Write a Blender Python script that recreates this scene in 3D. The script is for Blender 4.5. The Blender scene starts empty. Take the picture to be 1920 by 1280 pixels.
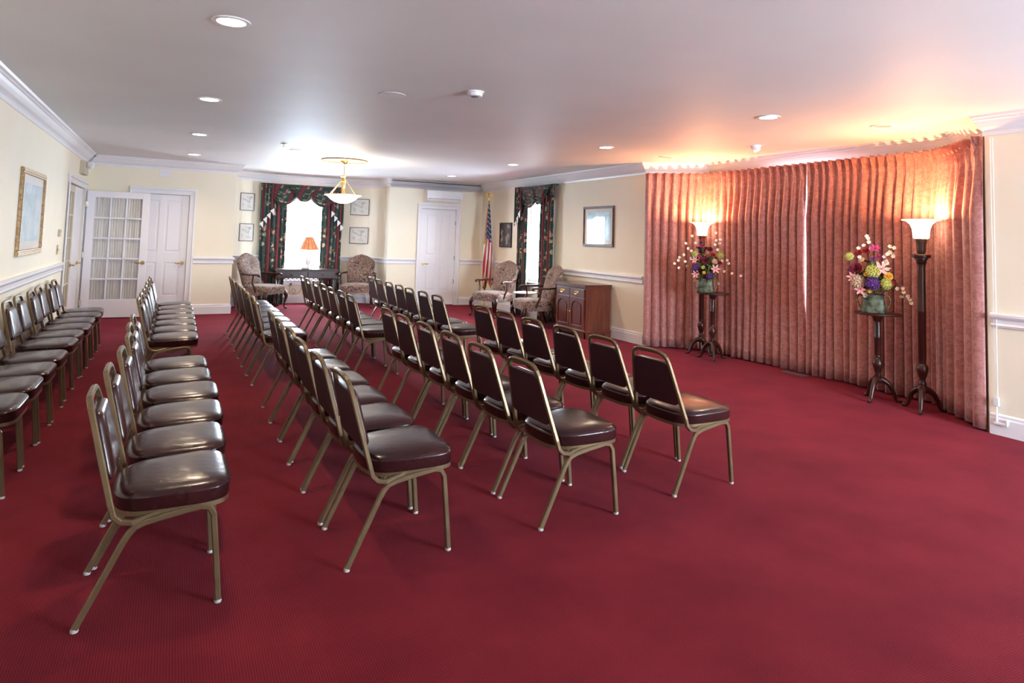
import bpy, math, random
from mathutils import Vector, Matrix
import numpy as np
PI = math.pi
R = math.radians
scene = bpy.context.scene
col = scene.collection
rng = random.Random(7)

# ------------------------------------------------------------------ camera, world, exposure
FPX, CX, CY = 1224.84, 960.0, 365.36
YAW, PITCH, ROLL = 0.476272, 0.0655311, 0.030412
CAMZ = 1.47
CEIL = 2.61


def cam_axes():
    cy, sy, cp, sp = math.cos(YAW), math.sin(YAW), math.cos(PITCH), math.sin(PITCH)
    fwd = Vector((sy * cp, cy * cp, sp)); right = Vector((cy, -sy, 0)); down = -right.cross(fwd)
    c, s = math.cos(ROLL), math.sin(ROLL)
    return c * right - s * down, s * right + c * down, fwd


AX, AY, AZ = cam_axes()
cam_d = bpy.data.cameras.new('camera')
cam = bpy.data.objects.new('camera', cam_d); col.objects.link(cam)
cam.matrix_world = Matrix(((AX.x, -AY.x, -AZ.x, 0), (AX.y, -AY.y, -AZ.y, 0), (AX.z, -AY.z, -AZ.z, CAMZ), (0, 0, 0, 1)))
cam_d.sensor_width = 36.0
cam_d.lens = FPX / 1920 * 36
cam_d.shift_y = (CY - 640) / 1920
cam_d.clip_start = 0.05
scene.camera = cam

world = bpy.data.worlds.new('sky'); scene.world = world; world.use_nodes = True
bg = world.node_tree.nodes['Background']
bg.inputs[0].default_value = (0.70, 0.85, 1.0, 1); bg.inputs[1].default_value = 31.0
scene.view_settings.view_transform = 'Standard'
scene.view_settings.look = 'None'
scene.view_settings.gamma = 1.0
scene.view_settings.use_curve_mapping = False
scene.view_settings.exposure = 1.42
scene.cycles.use_denoising = True
scene.cycles.max_bounces = 10
scene.cycles.diffuse_bounces = 6
scene.cycles.sample_clamp_indirect = 8.0
scene.cycles.caustics_reflective = False
scene.cycles.caustics_refractive = False
P_DOWN, P_TORCH, P_PEND = 42.0, 38.0, 20.0
LAMP_WARM = (1.0, 0.45, 0.20)


def light(name, kind, loc, power, color, parent=None, **kw):
    d = bpy.data.lights.new(name, kind); d.energy = power; d.color = color
    for k, v in kw.items():
        if k not in ('rot', 'portal'):
            setattr(d, k, v)
    o = bpy.data.objects.new(name, d); col.objects.link(o)
    o.location = loc
    if 'rot' in kw:
        o.rotation_euler = kw['rot']
    if kw.get('portal'):
        d.cycles.is_portal = True
    if parent:
        o.parent = parent
    return o


# portals: they only guide the sampling of the sky through the window openings, the added back one included
light('portal_back', 'AREA', (4.9, -2.55, 1.4), 1, (1, 1, 1), shape='RECTANGLE', size=2.0, size_y=1.8, rot=(R(90), 0, 0), portal=True)
light('portal_alcove', 'AREA', (2.39, 14.12, 1.3), 1, (1, 1, 1), shape='RECTANGLE', size=0.86, size_y=1.66, rot=(R(-90), 0, 0), portal=True)
light('portal_right', 'AREA', (6.1, 10.53, 1.4), 1, (1, 1, 1), shape='RECTANGLE', size=1.5, size_y=0.86, rot=(0, R(90), 0), portal=True)


# ------------------------------------------------------------------ helpers
def ray(x, y):
    return AX * ((x - CX) / FPX) + AY * ((y - CY) / FPX) + AZ


def on_plane(x, y, ax, val):
    d = ray(x, y); o = Vector((0, 0, CAMZ)); t = (val - o[ax]) / d[ax]
    return o + d * t


def beside(x, y, c, toward=0.0):
    """point seen at x, y on the upright plane through c that faces the room's camera corner, moved TOWARD metres nearer"""
    n = Vector((c[0], c[1], 0)).normalized(); d = ray(x, y)
    t = (Vector((c[0], c[1], 0)).dot(n) - toward) / d.dot(n)
    return Vector((0, 0, CAMZ)) + d * t


class MB:
    def __init__(s):
        s.v, s.f, s.sm, s.uv, s.mi = [], [], [], {}, []
        s.cur = 0

    def add(s, verts, faces, smooth=False, uvs=None):
        n = len(s.v); s.v += [tuple(p) for p in verts]
        for i, f in enumerate(faces):
            s.f.append(tuple(n + k for k in f)); s.sm.append(smooth); s.mi.append(s.cur)
        if uvs:
            for i, u in enumerate(uvs):
                s.uv[n + i] = u
        return s

    def box(s, x0, x1, y0, y1, z0, z1, bevel=0.0, M=None):
        b = min(bevel, abs(x1 - x0) / 2.01, abs(y1 - y0) / 2.01, abs(z1 - z0) / 2.01)
        if b <= 0:
            vs = [(x, y, z) for z in (z0, z1) for y in (y0, y1) for x in (x0, x1)]
            fs = [(0, 2, 3, 1), (4, 5, 7, 6), (0, 1, 5, 4), (2, 6, 7, 3), (0, 4, 6, 2), (1, 3, 7, 5)]
        else:
            vs = []; idx = {}
            for i, x in enumerate((x0, x1)):
                for j, y in enumerate((y0, y1)):
                    for k, z in enumerate((z0, z1)):
                        sx, sy, sz = (b if i == 0 else -b), (b if j == 0 else -b), (b if k == 0 else -b)
                        for a, p in enumerate(((x, y + sy, z + sz), (x + sx, y, z + sz), (x + sx, y + sy, z))):
                            idx[(i, j, k, a)] = len(vs); vs.append(p)
            q = lambda *t: tuple(idx[u] for u in t)
            fs = []
            for i in (0, 1):
                fs.append(q((i, 0, 0, 0), (i, 1, 0, 0), (i, 1, 1, 0), (i, 0, 1, 0)))
                fs.append(q((0, i, 0, 1), (1, i, 0, 1), (1, i, 1, 1), (0, i, 1, 1)))
                fs.append(q((0, 0, i, 2), (1, 0, i, 2), (1, 1, i, 2), (0, 1, i, 2)))
                for j in (0, 1):
                    fs.append(q((i, j, 0, 0), (i, j, 1, 0), (i, j, 1, 1), (i, j, 0, 1)))
                    fs.append(q((i, 0, j, 0), (i, 1, j, 0), (i, 1, j, 2), (i, 0, j, 2)))
                    fs.append(q((0, i, j, 1), (1, i, j, 1), (1, i, j, 2), (0, i, j, 2)))
                    for k in (0, 1):
                        fs.append(q((i, j, k, 0), (i, j, k, 1), (i, j, k, 2)))
        if M is not None:
            vs = [M @ Vector(p) for p in vs]
        return s.add(vs, fs)

    def loft(s, rings, closed=True, caps=True, smooth=True, M=None):
        n = len(rings[0]); vs = [p for r in rings for p in r]; fs = []
        if M is not None:
            vs = [M @ Vector(p) for p in vs]
        for i in range(len(rings) - 1):
            for j in range(n if closed else n - 1):
                k = (j + 1) % n
                fs.append((i * n + j, i * n + k, (i + 1) * n + k, (i + 1) * n + j))
        s.add(vs, fs, smooth)
        if caps:
            m = len(s.v) - len(vs)
            s.f.append(tuple(m + j for j in range(n))[::-1]); s.sm.append(False); s.mi.append(s.cur)
            s.f.append(tuple(m + (len(rings) - 1) * n + j for j in range(n))); s.sm.append(False); s.mi.append(s.cur)
        return s

    def tube(s, pts, rad, segs=8, flat=None, closed=False, up=None, caps=True):
        """rad: number, list, or per-point; flat=(a,b) makes a rounded rectangular section with half sizes a (side), b (up)"""
        pts = [Vector(p) for p in pts]; n = len(pts); rings = []
        prev = None
        for i, p in enumerate(pts):
            if closed:
                t = (pts[(i + 1) % n] - pts[i - 1]).normalized()
            else:
                t = (pts[min(i + 1, n - 1)] - pts[max(i - 1, 0)]).normalized()
            if up is not None:
                u = Vector(up)
            elif prev is not None:
                u = prev
            else:
                u = Vector((0, 0, 1)) if abs(t.z) < 0.9 else Vector((1, 0, 0))
            side = t.cross(u)
            if side.length < 1e-5:
                side = t.cross(Vector((0, 1, 0.01)))
            side.normalize(); u = side.cross(t).normalized(); prev = u
            r = rad[i] if isinstance(rad, (list, tuple)) else rad
            ring = []
            if flat:
                a, b = flat; c = min(a, b) * 0.35
                for (x, y) in ((a, b - c), (a - c, b), (-a + c, b), (-a, b - c), (-a, -b + c), (-a + c, -b), (a - c, -b), (a, -b + c)):
                    ring.append(p + side * x * r + u * y * r)
            else:
                for k in range(segs):
                    g = 2 * PI * k / segs
                    ring.append(p + side * (r * math.cos(g)) + u * (r * math.sin(g)))
            rings.append(ring)
        if closed:
            rings.append(rings[0])
        return s.loft(rings, True, caps and not closed, not flat)

    def lathe(s, prof, c=(0, 0, 0), segs=24, M=None, caps=True, wob=None):
        rings = []
        for (r, z) in prof:
            rings.append([(c[0] + (r * (wob(2 * PI * k / segs, z) if wob else 1)) * math.cos(2 * PI * k / segs), c[1] + (r * (wob(2 * PI * k / segs, z) if wob else 1)) * math.sin(2 * PI * k / segs), c[2] + z) for k in range(segs)])
        return s.loft(rings, True, caps, True, M)

    def grid(s, fn, nu, nv, smooth=True, uvfn=None):
        vs, uvs, fs = [], [], []
        for i in range(nu + 1):
            for j in range(nv + 1):
                u, v = i / nu, j / nv
                vs.append(fn(u, v)); uvs.append(uvfn(u, v) if uvfn else (u, v))
        for i in range(nu):
            for j in range(nv):
                a = i * (nv + 1) + j
                fs.append((a, a + nv + 1, a + nv + 2, a + 1))
        return s.add(vs, fs, smooth, uvs)

    def prism(s, outline, f, d0, d1, smooth=False):
        """outline: 2D points, f(x, y, d) -> 3D"""
        n = len(outline)
        vs = [f(x, y, d0) for x, y in outline] + [f(x, y, d1) for x, y in outline]
        fs = [tuple(range(n))[::-1], tuple(range(n, 2 * n))] + [(i, (i + 1) % n, n + (i + 1) % n, n + i) for i in range(n)]
        return s.add(vs, fs, smooth)

    def ball(s, c, r, sc=(1, 1, 1), segs=10, rings=7):
        vs = []
        rr = []
        for i in range(rings + 1):
            a = -PI / 2 + PI * i / rings
            q = max(math.cos(a), 0.02)
            rr.append([(c[0] + r * sc[0] * q * math.cos(2 * PI * k / segs), c[1] + r * sc[1] * q * math.sin(2 * PI * k / segs), c[2] + r * sc[2] * math.sin(a)) for k in range(segs)])
        return s.loft(rr, True, True, True)

    def build(s, name, mat, parent=None, M=None):
        me = bpy.data.meshes.new(name)
        vs = s.v if M is None else [M @ Vector(p) for p in s.v]
        me.from_pydata([tuple(p) for p in vs], [], s.f)
        me.polygons.foreach_set('use_smooth', s.sm)
        mats = mat if isinstance(mat, (list, tuple)) else [mat]
        for m in mats:
            me.materials.append(m)
        if len(mats) > 1:
            me.polygons.foreach_set('material_index', s.mi)
        if s.uv:
            uvl = me.uv_layers.new(name='uv')
            li = np.zeros(len(me.loops), dtype=np.int32); me.loops.foreach_get('vertex_index', li)
            tab = np.zeros((len(s.v), 2), dtype=np.float32)
            for k, u in s.uv.items():
                tab[k] = u
            uvl.data.foreach_set('uv', tab[li].ravel())
        me.validate(); me.update()
        try:
            import bmesh
            bm = bmesh.new(); bm.from_mesh(me); bmesh.ops.recalc_face_normals(bm, faces=bm.faces); bm.to_mesh(me); bm.free()
        except Exception:
            pass
        if any(s.sm):
            me.set_sharp_from_angle(angle=R(42))
        o = bpy.data.objects.new(name, me); col.objects.link(o)
        if parent is not None:
            o.parent = parent
        return o


def thing(name, label, cat, loc=(0, 0, 0), rz=0.0, group=None):
    o = bpy.data.objects.new(name, None); col.objects.link(o)
    o.location = loc; o.rotation_euler = (0, 0, rz); o['label'] = label; o['category'] = cat
    if group:
        o['group'] = group
    return o


def tag(o, label, cat, group=None):
    o['label'] = label; o['category'] = cat
    if group:
        o['group'] = group
    return o


def struct(o):
    o['kind'] = 'structure'
    return o


def copy_tree(o, parent=None):
    c = o.copy(); col.objects.link(c); c.parent = parent
    for ch in list(o.children):
        copy_tree(ch, c)
    return c


def smooth_path(pts, n=6):
    """Catmull-Rom through pts"""
    P = [Vector(p) for p in pts]; P = [P[0] * 2 - P[1]] + P + [P[-1] * 2 - P[-2]]; out = []
    for i in range(1, len(P) - 2):
        for k in range(n):
            t = k / n; a, b, c, d = P[i - 1], P[i], P[i + 1], P[i + 2]
            out.append(0.5 * ((2 * b) + (c - a) * t + (2 * a - 5 * b + 4 * c - d) * t * t + (3 * b - a - 3 * c + d) * t ** 3))
    out.append(P[-2])
    return out


# ------------------------------------------------------------------ materials
def mat(name, color, rough=0.5, metal=0.0, coat=0.0, emit=None, estr=0.0, spec=0.5, trans=0.0, sheen=0.0):
    m = bpy.data.materials.new(name); m.use_nodes = True
    b = m.node_tree.nodes['Principled BSDF']
    b.inputs['Base Color'].default_value = (*color, 1); b.inputs['Roughness'].default_value = rough
    b.inputs['Metallic'].default_value = metal; b.inputs['Coat Weight'].default_value = coat
    b.inputs['Coat Roughness'].default_value = 0.12
    b.inputs['Specular IOR Level'].default_value = spec
    b.inputs['Transmission Weight'].default_value = trans
    b.inputs['Sheen Weight'].default_value = sheen
    if emit:
        b.inputs['Emission Color'].default_value = (*emit, 1); b.inputs['Emission Strength'].default_value = estr
    return m


def nd(m, t, **kw):
    n = m.node_tree.nodes.new(t)
    for k, v in kw.items():
        setattr(n, k, v)
    return n


def lk(m, a, b):
    m.node_tree.links.new(a, b)


def bsdf(m):
    return m.node_tree.nodes['Principled BSDF']


def coords(m, kind='Object', scale=(1, 1, 1)):
    tc = nd(m, 'ShaderNodeTexCoord'); mp = nd(m, 'ShaderNodeMapping'); mp.inputs['Scale'].default_value = scale
    lk(m, tc.outputs[kind], mp.inputs['Vector'])
    return mp.outputs['Vector']


def noisy(m, c1, c2, scale=8, detail=4, vec=None, kind='Object', stretch=(1, 1, 1), lo=0.35, hi=0.65, bump=0.0, bscale=None, rough=None):
    v = vec or coords(m, kind, stretch)
    n = nd(m, 'ShaderNodeTexNoise'); n.inputs['Scale'].default_value = scale; n.inputs['Detail'].default_value = detail
    lk(m, v, n.inputs['Vector'])
    r = nd(m, 'ShaderNodeValToRGB'); r.color_ramp.elements[0].position = lo; r.color_ramp.elements[1].position = hi
    r.color_ramp.elements[0].color = (*c1, 1); r.color_ramp.elements[1].color = (*c2, 1)
    lk(m, n.outputs['Fac'], r.inputs['Fac']); lk(m, r.outputs['Color'], bsdf(m).inputs['Base Color'])
    if bump:
        n2 = nd(m, 'ShaderNodeTexNoise'); n2.inputs['Scale'].default_value = bscale or scale * 4; n2.inputs['Detail'].default_value = 3
        lk(m, v, n2.inputs['Vector'])
        bp = nd(m, 'ShaderNodeBump'); bp.inputs['Strength'].default_value = bump; bp.inputs['Distance'].default_value = 0.01
        lk(m, n2.outputs['Fac'], bp.inputs['Height']); lk(m, bp.outputs['Normal'], bsdf(m).inputs['Normal'])
    return r


M = {}
M['wall'] = mat('cream_wall_paint', (0.84, 0.78, 0.66), 0.65)
noisy(M['wall'], (0.85, 0.785, 0.62), (0.865, 0.80, 0.645), 3, 3, bump=0.04, bscale=220)
M['ceil'] = mat('ceiling_paint', (0.74, 0.72, 0.73), 0.6, spec=0.3)
noisy(M['ceil'], (0.75, 0.75, 0.76), (0.78, 0.78, 0.79), 1.2, 2, bump=0.03, bscale=90)
M['trim'] = mat('white_trim_paint', (0.80, 0.79, 0.82), 0.3)
noisy(M['trim'], (0.79, 0.78, 0.81), (0.81, 0.80, 0.83), 2, 2)
M['door'] = mat('white_door_paint', (0.82, 0.81, 0.85), 0.28)
noisy(M['door'], (0.81, 0.80, 0.84), (0.83, 0.82, 0.86), 2, 2)
M['ivory'] = mat('ivory_paint', (0.62, 0.56, 0.44), 0.4)
noisy(M['ivory'], (0.60, 0.54, 0.42), (0.64, 0.58, 0.46), 4, 2)

# carpet: a small loop weave in rows with faint mottling
m = M['carpet'] = mat('red_carpet', (0.30, 0.02, 0.035), 0.95, spec=0.08, sheen=0.10)
tc = nd(m, 'ShaderNodeTexCoord'); sx = nd(m, 'ShaderNodeSeparateXYZ'); lk(m, tc.outputs['Object'], sx.inputs[0])


def mth(m, op, a, b=None, c=None):
    n = nd(m, 'ShaderNodeMath', operation=op)
    for i, q in enumerate((a, b, c)):
        if q is None:
            continue
        if isinstance(q, (int, float)):
            n.inputs[i].default_value = q
        else:
            lk(m, q, n.inputs[i])
    return n.outputs[0]


s1 = mth(m, 'SINE', mth(m, 'MULTIPLY', mth(m, 'ADD', sx.outputs[0], sx.outputs[1]), 2 * PI / 0.018))
s2 = mth(m, 'SINE', mth(m, 'MULTIPLY', mth(m, 'SUBTRACT', sx.outputs[0], sx.outputs[1]), 2 * PI / 0.018))
wv = mth(m, 'MULTIPLY_ADD', mth(m, 'MULTIPLY', s1, s2), 0.5, 0.5)
n1 = nd(m, 'ShaderNodeTexNoise'); n1.inputs['Scale'].default_value = 2.2; n1.inputs['Detail'].default_value = 6; lk(m, tc.outputs['Object'], n1.inputs['Vector'])
n2 = nd(m, 'ShaderNodeTexNoise'); n2.inputs['Scale'].default_value = 160; n2.inputs['Detail'].default_value = 2; lk(m, tc.outputs['Object'], n2.inputs['Vector'])
fac = mth(m, 'ADD', mth(m, 'MULTIPLY', wv, 0.42), mth(m, 'ADD', mth(m, 'MULTIPLY', n1.outputs['Fac'], 0.55), mth(m, 'MULTIPLY', n2.outputs['Fac'], 0.28)))
bsdf(m).inputs['Sheen Tint'].default_value = (1.0, 0.22, 0.34, 1); bsdf(m).inputs['Sheen Roughness'].default_value = 0.35
cr = nd(m, 'ShaderNodeValToRGB'); lk(m, fac, cr.inputs['Fac'])
cr.color_ramp.elements[0].position = 0.34; cr.color_ramp.elements[0].color = (0.070, 0.0044, 0.0080, 1)
cr.color_ramp.elements[1].position = 0.88; cr.color_ramp.elements[1].color = (0.200, 0.0175, 0.0265, 1)
lk(m, cr.outputs[0], bsdf(m).inputs['Base Color'])
bp = nd(m, 'ShaderNodeBump'); bp.inputs['Strength'].default_value = 0.35; bp.inputs['Distance'].default_value = 0.004
lk(m, fac, bp.inputs['Height']); lk(m, bp.outputs[0], bsdf(m).inputs['Normal'])

M['frame'] = mat('champagne_metal', (0.34, 0.23, 0.12), 0.38, metal=0.55)
noisy(M['frame'], (0.155, 0.105, 0.055), (0.185, 0.13, 0.07), 14, 2)
M['vinyl'] = mat('burgundy_vinyl', (0.03, 0.008, 0.008), 0.27, coat=0.2, spec=0.4)
noisy(M['vinyl'], (0.022, 0.0050, 0.0058), (0.036, 0.009, 0.0095), 9, 5, bump=0.16, bscale=26)
M['panel'] = mat('maroon_back_panel', (0.05, 0.008, 0.015), 0.55)
noisy(M['panel'], (0.024, 0.0035, 0.0085), (0.031, 0.005, 0.011), 12, 3)
M['glide'] = mat('grey_glide', (0.45, 0.45, 0.43), 0.4)
noisy(M['glide'], (0.40, 0.40, 0.38), (0.5, 0.5, 0.48), 40, 2)
M['wood'] = mat('dark_mahogany', (0.075, 0.016, 0.010), 0.34, coat=0.12, spec=0.4)
noisy(M['wood'], (0.022, 0.0045, 0.003), (0.05, 0.011, 0.006), 6, 6, stretch=(6, 6, 0.7))
M['cabwood'] = mat('cherry_cabinet_wood', (0.16, 0.035, 0.015), 0.32, coat=0.4)
noisy(M['cabwood'], (0.085, 0.017, 0.009), (0.145, 0.034, 0.014), 5, 6, stretch=(5, 5, 0.6))
M['brass'] = mat('brass', (0.75, 0.50, 0.18), 0.22, metal=1.0)
noisy(M['brass'], (0.70, 0.46, 0.16), (0.8, 0.55, 0.22), 20, 2)
M['chrome'] = mat('white_lever_hinge', (0.78, 0.74, 0.6), 0.25, metal=0.8)
noisy(M['chrome'], (0.74, 0.70, 0.56), (0.8, 0.76, 0.62), 20, 2)
m = M['glass'] = mat('clear_glass', (1, 1, 1), 0.02)
tr = nd(m, 'ShaderNodeBsdfTransparent'); gl = nd(m, 'ShaderNodeBsdfGlossy'); gl.inputs['Roughness'].default_value = 0.02; mxs = nd(m, 'ShaderNodeMixShader'); mxs.inputs[0].default_value = 0.05
lk(m, tr.outputs[0], mxs.inputs[1]); lk(m, gl.outputs[0], mxs.inputs[2]); lk(m, mxs.outputs[0], m.node_tree.nodes['Material Output'].inputs[0])
m.node_tree.nodes.remove(bsdf(m))
M['plastic'] = mat('white_plastic', (0.80, 0.80, 0.82), 0.3)
noisy(M['plastic'], (0.79, 0.79, 0.81), (0.82, 0.82, 0.84), 6, 2)
M['greyplastic'] = mat('grey_plastic', (0.12, 0.12, 0.13), 0.4)
noisy(M['greyplastic'], (0.10, 0.10, 0.11), (0.14, 0.14, 0.15), 6, 2)
M['beigeplastic'] = mat('beige_plastic', (0.55, 0.49, 0.36), 0.4)
noisy(M['beigeplastic'], (0.53, 0.47, 0.34), (0.57, 0.51, 0.38), 6, 2)
M['lens'] = mat('lit_downlight_lens', (1, 0.95, 0.85), 0.4, emit=(1.0, 0.83, 0.62), estr=7)
noisy(M['lens'], (1, 0.94, 0.84), (1, 0.96, 0.86), 10, 1)
M['bowl'] = mat('lit_alabaster_bowl', (0.95, 0.9, 0.8), 0.4, emit=(1.0, 0.90, 0.74), estr=2.2)
noisy(M['bowl'], (0.93, 0.87, 0.76), (0.98, 0.93, 0.85), 9, 5)
M['torch'] = mat('lit_torchiere_glass', (0.95, 0.85, 0.7), 0.35, emit=(1.0, 0.74, 0.46), estr=3.5)
noisy(M['torch'], (0.93, 0.82, 0.66), (0.98, 0.9, 0.78), 14, 4)
M['rim'] = mat('cream_glass_rim', (0.95, 0.85, 0.65), 0.3, emit=(1.0, 0.70, 0.36), estr=0.75)
noisy(M['rim'], (0.93, 0.8, 0.6), (0.98, 0.9, 0.72), 14, 4)
M['shade'] = mat('pleated_peach_shade', (0.80, 0.35, 0.20), 0.7, emit=(1.0, 0.30, 0.10), estr=0.22)
noisy(M['shade'], (0.42, 0.13, 0.06), (0.60, 0.24, 0.12), 20, 2)


def stripe_uv(m, period, stops, axis=0):
    """vertical stripes over the cloth's own width: stops = [(pos, colour)]"""
    tc = nd(m, 'ShaderNodeTexCoord'); sp = nd(m, 'ShaderNodeSeparateXYZ'); lk(m, tc.outputs['UV'], sp.inputs[0])
    fr = mth(m, 'FRACT', mth(m, 'DIVIDE', sp.outputs[axis], period))
    r = nd(m, 'ShaderNodeValToRGB'); r.color_ramp.interpolation = 'CONSTANT'
    els = r.color_ramp.elements
    while len(els) < len(stops):
        els.new(0.5)
    for e, (p, c) in zip(els, stops):
        e.position = p; e.color = (*c, 1)
    lk(m, fr, r.inputs['Fac'])
    return tc, fr, r


# floral stripe drapery: dark green bands with cream and pink roses beside crimson damask bands
m = M['floral'] = mat('green_crimson_floral_drape', (0.02, 0.06, 0.05), 0.75, sheen=0.2)
GR, RD, DK = (0.012, 0.050, 0.042), (0.20, 0.016, 0.028), (0.05, 0.012, 0.03)
tc, fr, r1 = stripe_uv(m, 0.34, [(0.0, GR), (0.66, DK), (0.70, RD), (0.94, DK), (0.97, GR)])
mask = mth(m, 'LESS_THAN', fr, 0.64)
vo = nd(m, 'ShaderNodeTexVoronoi'); vo.inputs['Scale'].default_value = 9.5; vo.inputs['Randomness'].default_value = 0.75
nz = nd(m, 'ShaderNodeTexNoise'); nz.inputs['Scale'].default_value = 26; nz.inputs['Detail'].default_value = 3; lk(m, tc.outputs['UV'], nz.inputs['Vector'])
lk(m, tc.outputs['UV'], vo.inputs['Vector'])
dd = mth(m, 'ADD', vo.outputs['Distance'], mth(m, 'MULTIPLY', mth(m, 'SUBTRACT', nz.outputs['Fac'], 0.5), 0.75))
fl = mth(m, 'MULTIPLY', mth(m, 'LESS_THAN', dd, 0.40), mask)
vr = nd(m, 'ShaderNodeValToRGB'); vr.color_ramp.interpolation = 'CONSTANT'
for p, c in ((0.35, (0.55, 0.22, 0.17)), (0.7, (0.22, 0.30, 0.18))):
    e = vr.color_ramp.elements.new(p); e.color = (*c, 1)
vr.color_ramp.elements[0].color = (0.62, 0.48, 0.33, 1)
vr.color_ramp.elements[-1].color = (0.10, 0.20, 0.11, 1)
sr = nd(m, 'ShaderNodeSeparateColor'); lk(m, vo.outputs['Color'], sr.inputs[0]); lk(m, sr.outputs[0], vr.inputs['Fac'])
mx = nd(m, 'ShaderNodeMix', data_type='RGBA'); lk(m, fl, mx.inputs[0]); lk(m, r1.outputs[0], mx.inputs[6]); lk(m, vr.outputs[0], mx.inputs[7])
# leaf sprigs
nl = nd(m, 'ShaderNodeTexNoise'); nl.inputs['Scale'].default_value = 48; nl.inputs['Detail'].default_value = 1; lk(m, tc.outputs['UV'], nl.inputs['Vector'])
lf = mth(m, 'MULTIPLY', mth(m, 'GREATER_THAN', nl.outputs['Fac'], 0.60), 0.6)
mx2 = nd(m, 'ShaderNodeMix', data_type='RGBA'); lk(m, lf, mx2.inputs[0]); lk(m, mx.outputs[2], mx2.inputs[6]); mx2.inputs[7].default_value = (0.10, 0.12, 0.08, 1)
lk(m, mx2.outputs[2], bsdf(m).inputs['Base Color'])

M['lining'] = mat('white_lining', (0.8, 0.78, 0.76), 0.8); noisy(M['lining'], (0.78, 0.76, 0.74), (0.82, 0.8, 0.78), 10, 2)

# armchair tapestry
m = M['tapestry'] = mat('floral_tapestry', (0.4, 0.3, 0.25), 0.85, sheen=0.15)
v = coords(m, 'Object'); nz = nd(m, 'ShaderNodeTexNoise'); nz.inputs['Scale'].default_value = 14; nz.inputs['Detail'].default_value = 5; nz.inputs['Distortion'].default_value = 1.6
lk(m, v, nz.inputs['Vector'])
r = nd(m, 'ShaderNodeValToRGB'); r.color_ramp.interpolation = 'CONSTANT'
cols = [(0.0, (0.03, 0.014, 0.016)), (0.38, (0.06, 0.055, 0.035)), (0.43, (0.28, 0.20, 0.14)), (0.475, (0.13, 0.014, 0.022)), (0.515, (0.36, 0.27, 0.20)), (0.55, (0.045, 0.058, 0.04)), (0.585, (0.24, 0.05, 0.05)), (0.63, (0.40, 0.33, 0.26))]
while len(r.color_ramp.elements) < len(cols):
    r.color_ramp.elements.new(0.5)
for e, (p, c) in zip(r.color_ramp.elements, cols):
    e.position = p; e.color = (*c, 1)
lk(m, nz.outputs['Fac'], r.inputs['Fac']); lk(m, r.outputs[0], bsdf(m).inputs['Base Color'])

# rose damask pleated curtain
m = M['rose'] = mat('dusty_rose_damask', (0.42, 0.17, 0.16), 0.6, sheen=0.3)
v = coords(m, 'UV', (1, 1, 1))
nz = nd(m, 'ShaderNodeTexNoise'); nz.inputs['Scale'].default_value = 21; nz.inputs['Detail'].default_value = 4; nz.inputs['Distortion'].default_value = 1.3; lk(m, v, nz.inputs['Vector'])
r = nd(m, 'ShaderNodeValToRGB'); r.color_ramp.elements[0].position = 0.42; r.color_ramp.elements[1].position = 0.60
r.color_ramp.elements[0].color = (0.345, 0.132, 0.118, 1); r.color_ramp.elements[1].color = (0.46, 0.205, 0.185, 1)
lk(m, nz.outputs['Fac'], r.inputs['Fac']); lk(m, r.outputs[0], bsdf(m).inputs['Base Color'])

m = M['sheer'] = mat('gathered_sheer', (0.52, 0.51, 0.49), 0.8)
v = coords(m, 'UV', (1, 1, 1)); 
noisy(m, (0.50, 0.50, 0.48), (0.86, 0.85, 0.82), 1.0, 4, vec=coords(m, 'UV', (70, 1.2, 1)), lo=0.3, hi=0.7)

M['gilt'] = mat('gilt_frame', (0.46, 0.30, 0.15), 0.4, metal=0.4); noisy(M['gilt'], (0.34, 0.21, 0.11), (0.62, 0.45, 0.25), 40, 3)
M['walnut'] = mat('brown_frame', (0.10, 0.035, 0.025), 0.35); noisy(M['walnut'], (0.08, 0.028, 0.02), (0.12, 0.045, 0.03), 14, 3)
M['blackframe'] = mat('dark_frame', (0.035, 0.03, 0.03), 0.35); noisy(M['blackframe'], (0.03, 0.025, 0.025), (0.05, 0.042, 0.04), 14, 3)
M['mat_board'] = mat('cream_mat_board', (0.72, 0.69, 0.62), 0.5, coat=0.9); bsdf(M['mat_board']).inputs['Coat Roughness'].default_value = 0.015; noisy(M['mat_board'], (0.71, 0.68, 0.61), (0.73, 0.70, 0.63), 5, 1)


def art(name, c1, c2, scale, lo=0.4, hi=0.6, coat=0.6, dist=0.6):
    m = mat(name, c1, 0.3, coat=coat)
    bsdf(m).inputs['Coat Roughness'].default_value = 0.015
    v = coords(m, 'Object'); nz = nd(m, 'ShaderNodeTexNoise'); nz.inputs['Scale'].default_value = scale; nz.inputs['Detail'].default_value = 5; nz.inputs['Distortion'].default_value = dist
    lk(m, v, nz.inputs['Vector']); r = nd(m, 'ShaderNodeValToRGB'); r.color_ramp.elements[0].position = lo; r.color_ramp.elements[1].position = hi
    r.color_ramp.elements[0].color = (*c1, 1); r.color_ramp.elements[1].color = (*c2, 1)
    lk(m, nz.outputs['Fac'], r.inputs['Fac']); lk(m, r.outputs[0], bsdf(m).inputs['Base Color'])
    return m


M['etching'] = art('grey_etching', (0.40, 0.41, 0.38), (0.72, 0.71, 0.65), 16, 0.36, 0.52)
M['blueart'] = art('pale_blue_print', (0.34, 0.52, 0.60), (0.52, 0.66, 0.72), 6)
M['tealart'] = art('blue_landscape_print', (0.13, 0.33, 0.42), (0.38, 0.60, 0.68), 5, coat=0.9)
M['darkart'] = art('sepia_portrait_print', (0.06, 0.055, 0.05), (0.45, 0.43, 0.40), 9, 0.50, 0.68, 0.3)

# ------------------------------------------------------------------ room shell
WL, WR = -1.27, 6.03
YFL, YFR, YB = 12.52, 13.08, -2.5
T = 0.14


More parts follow.
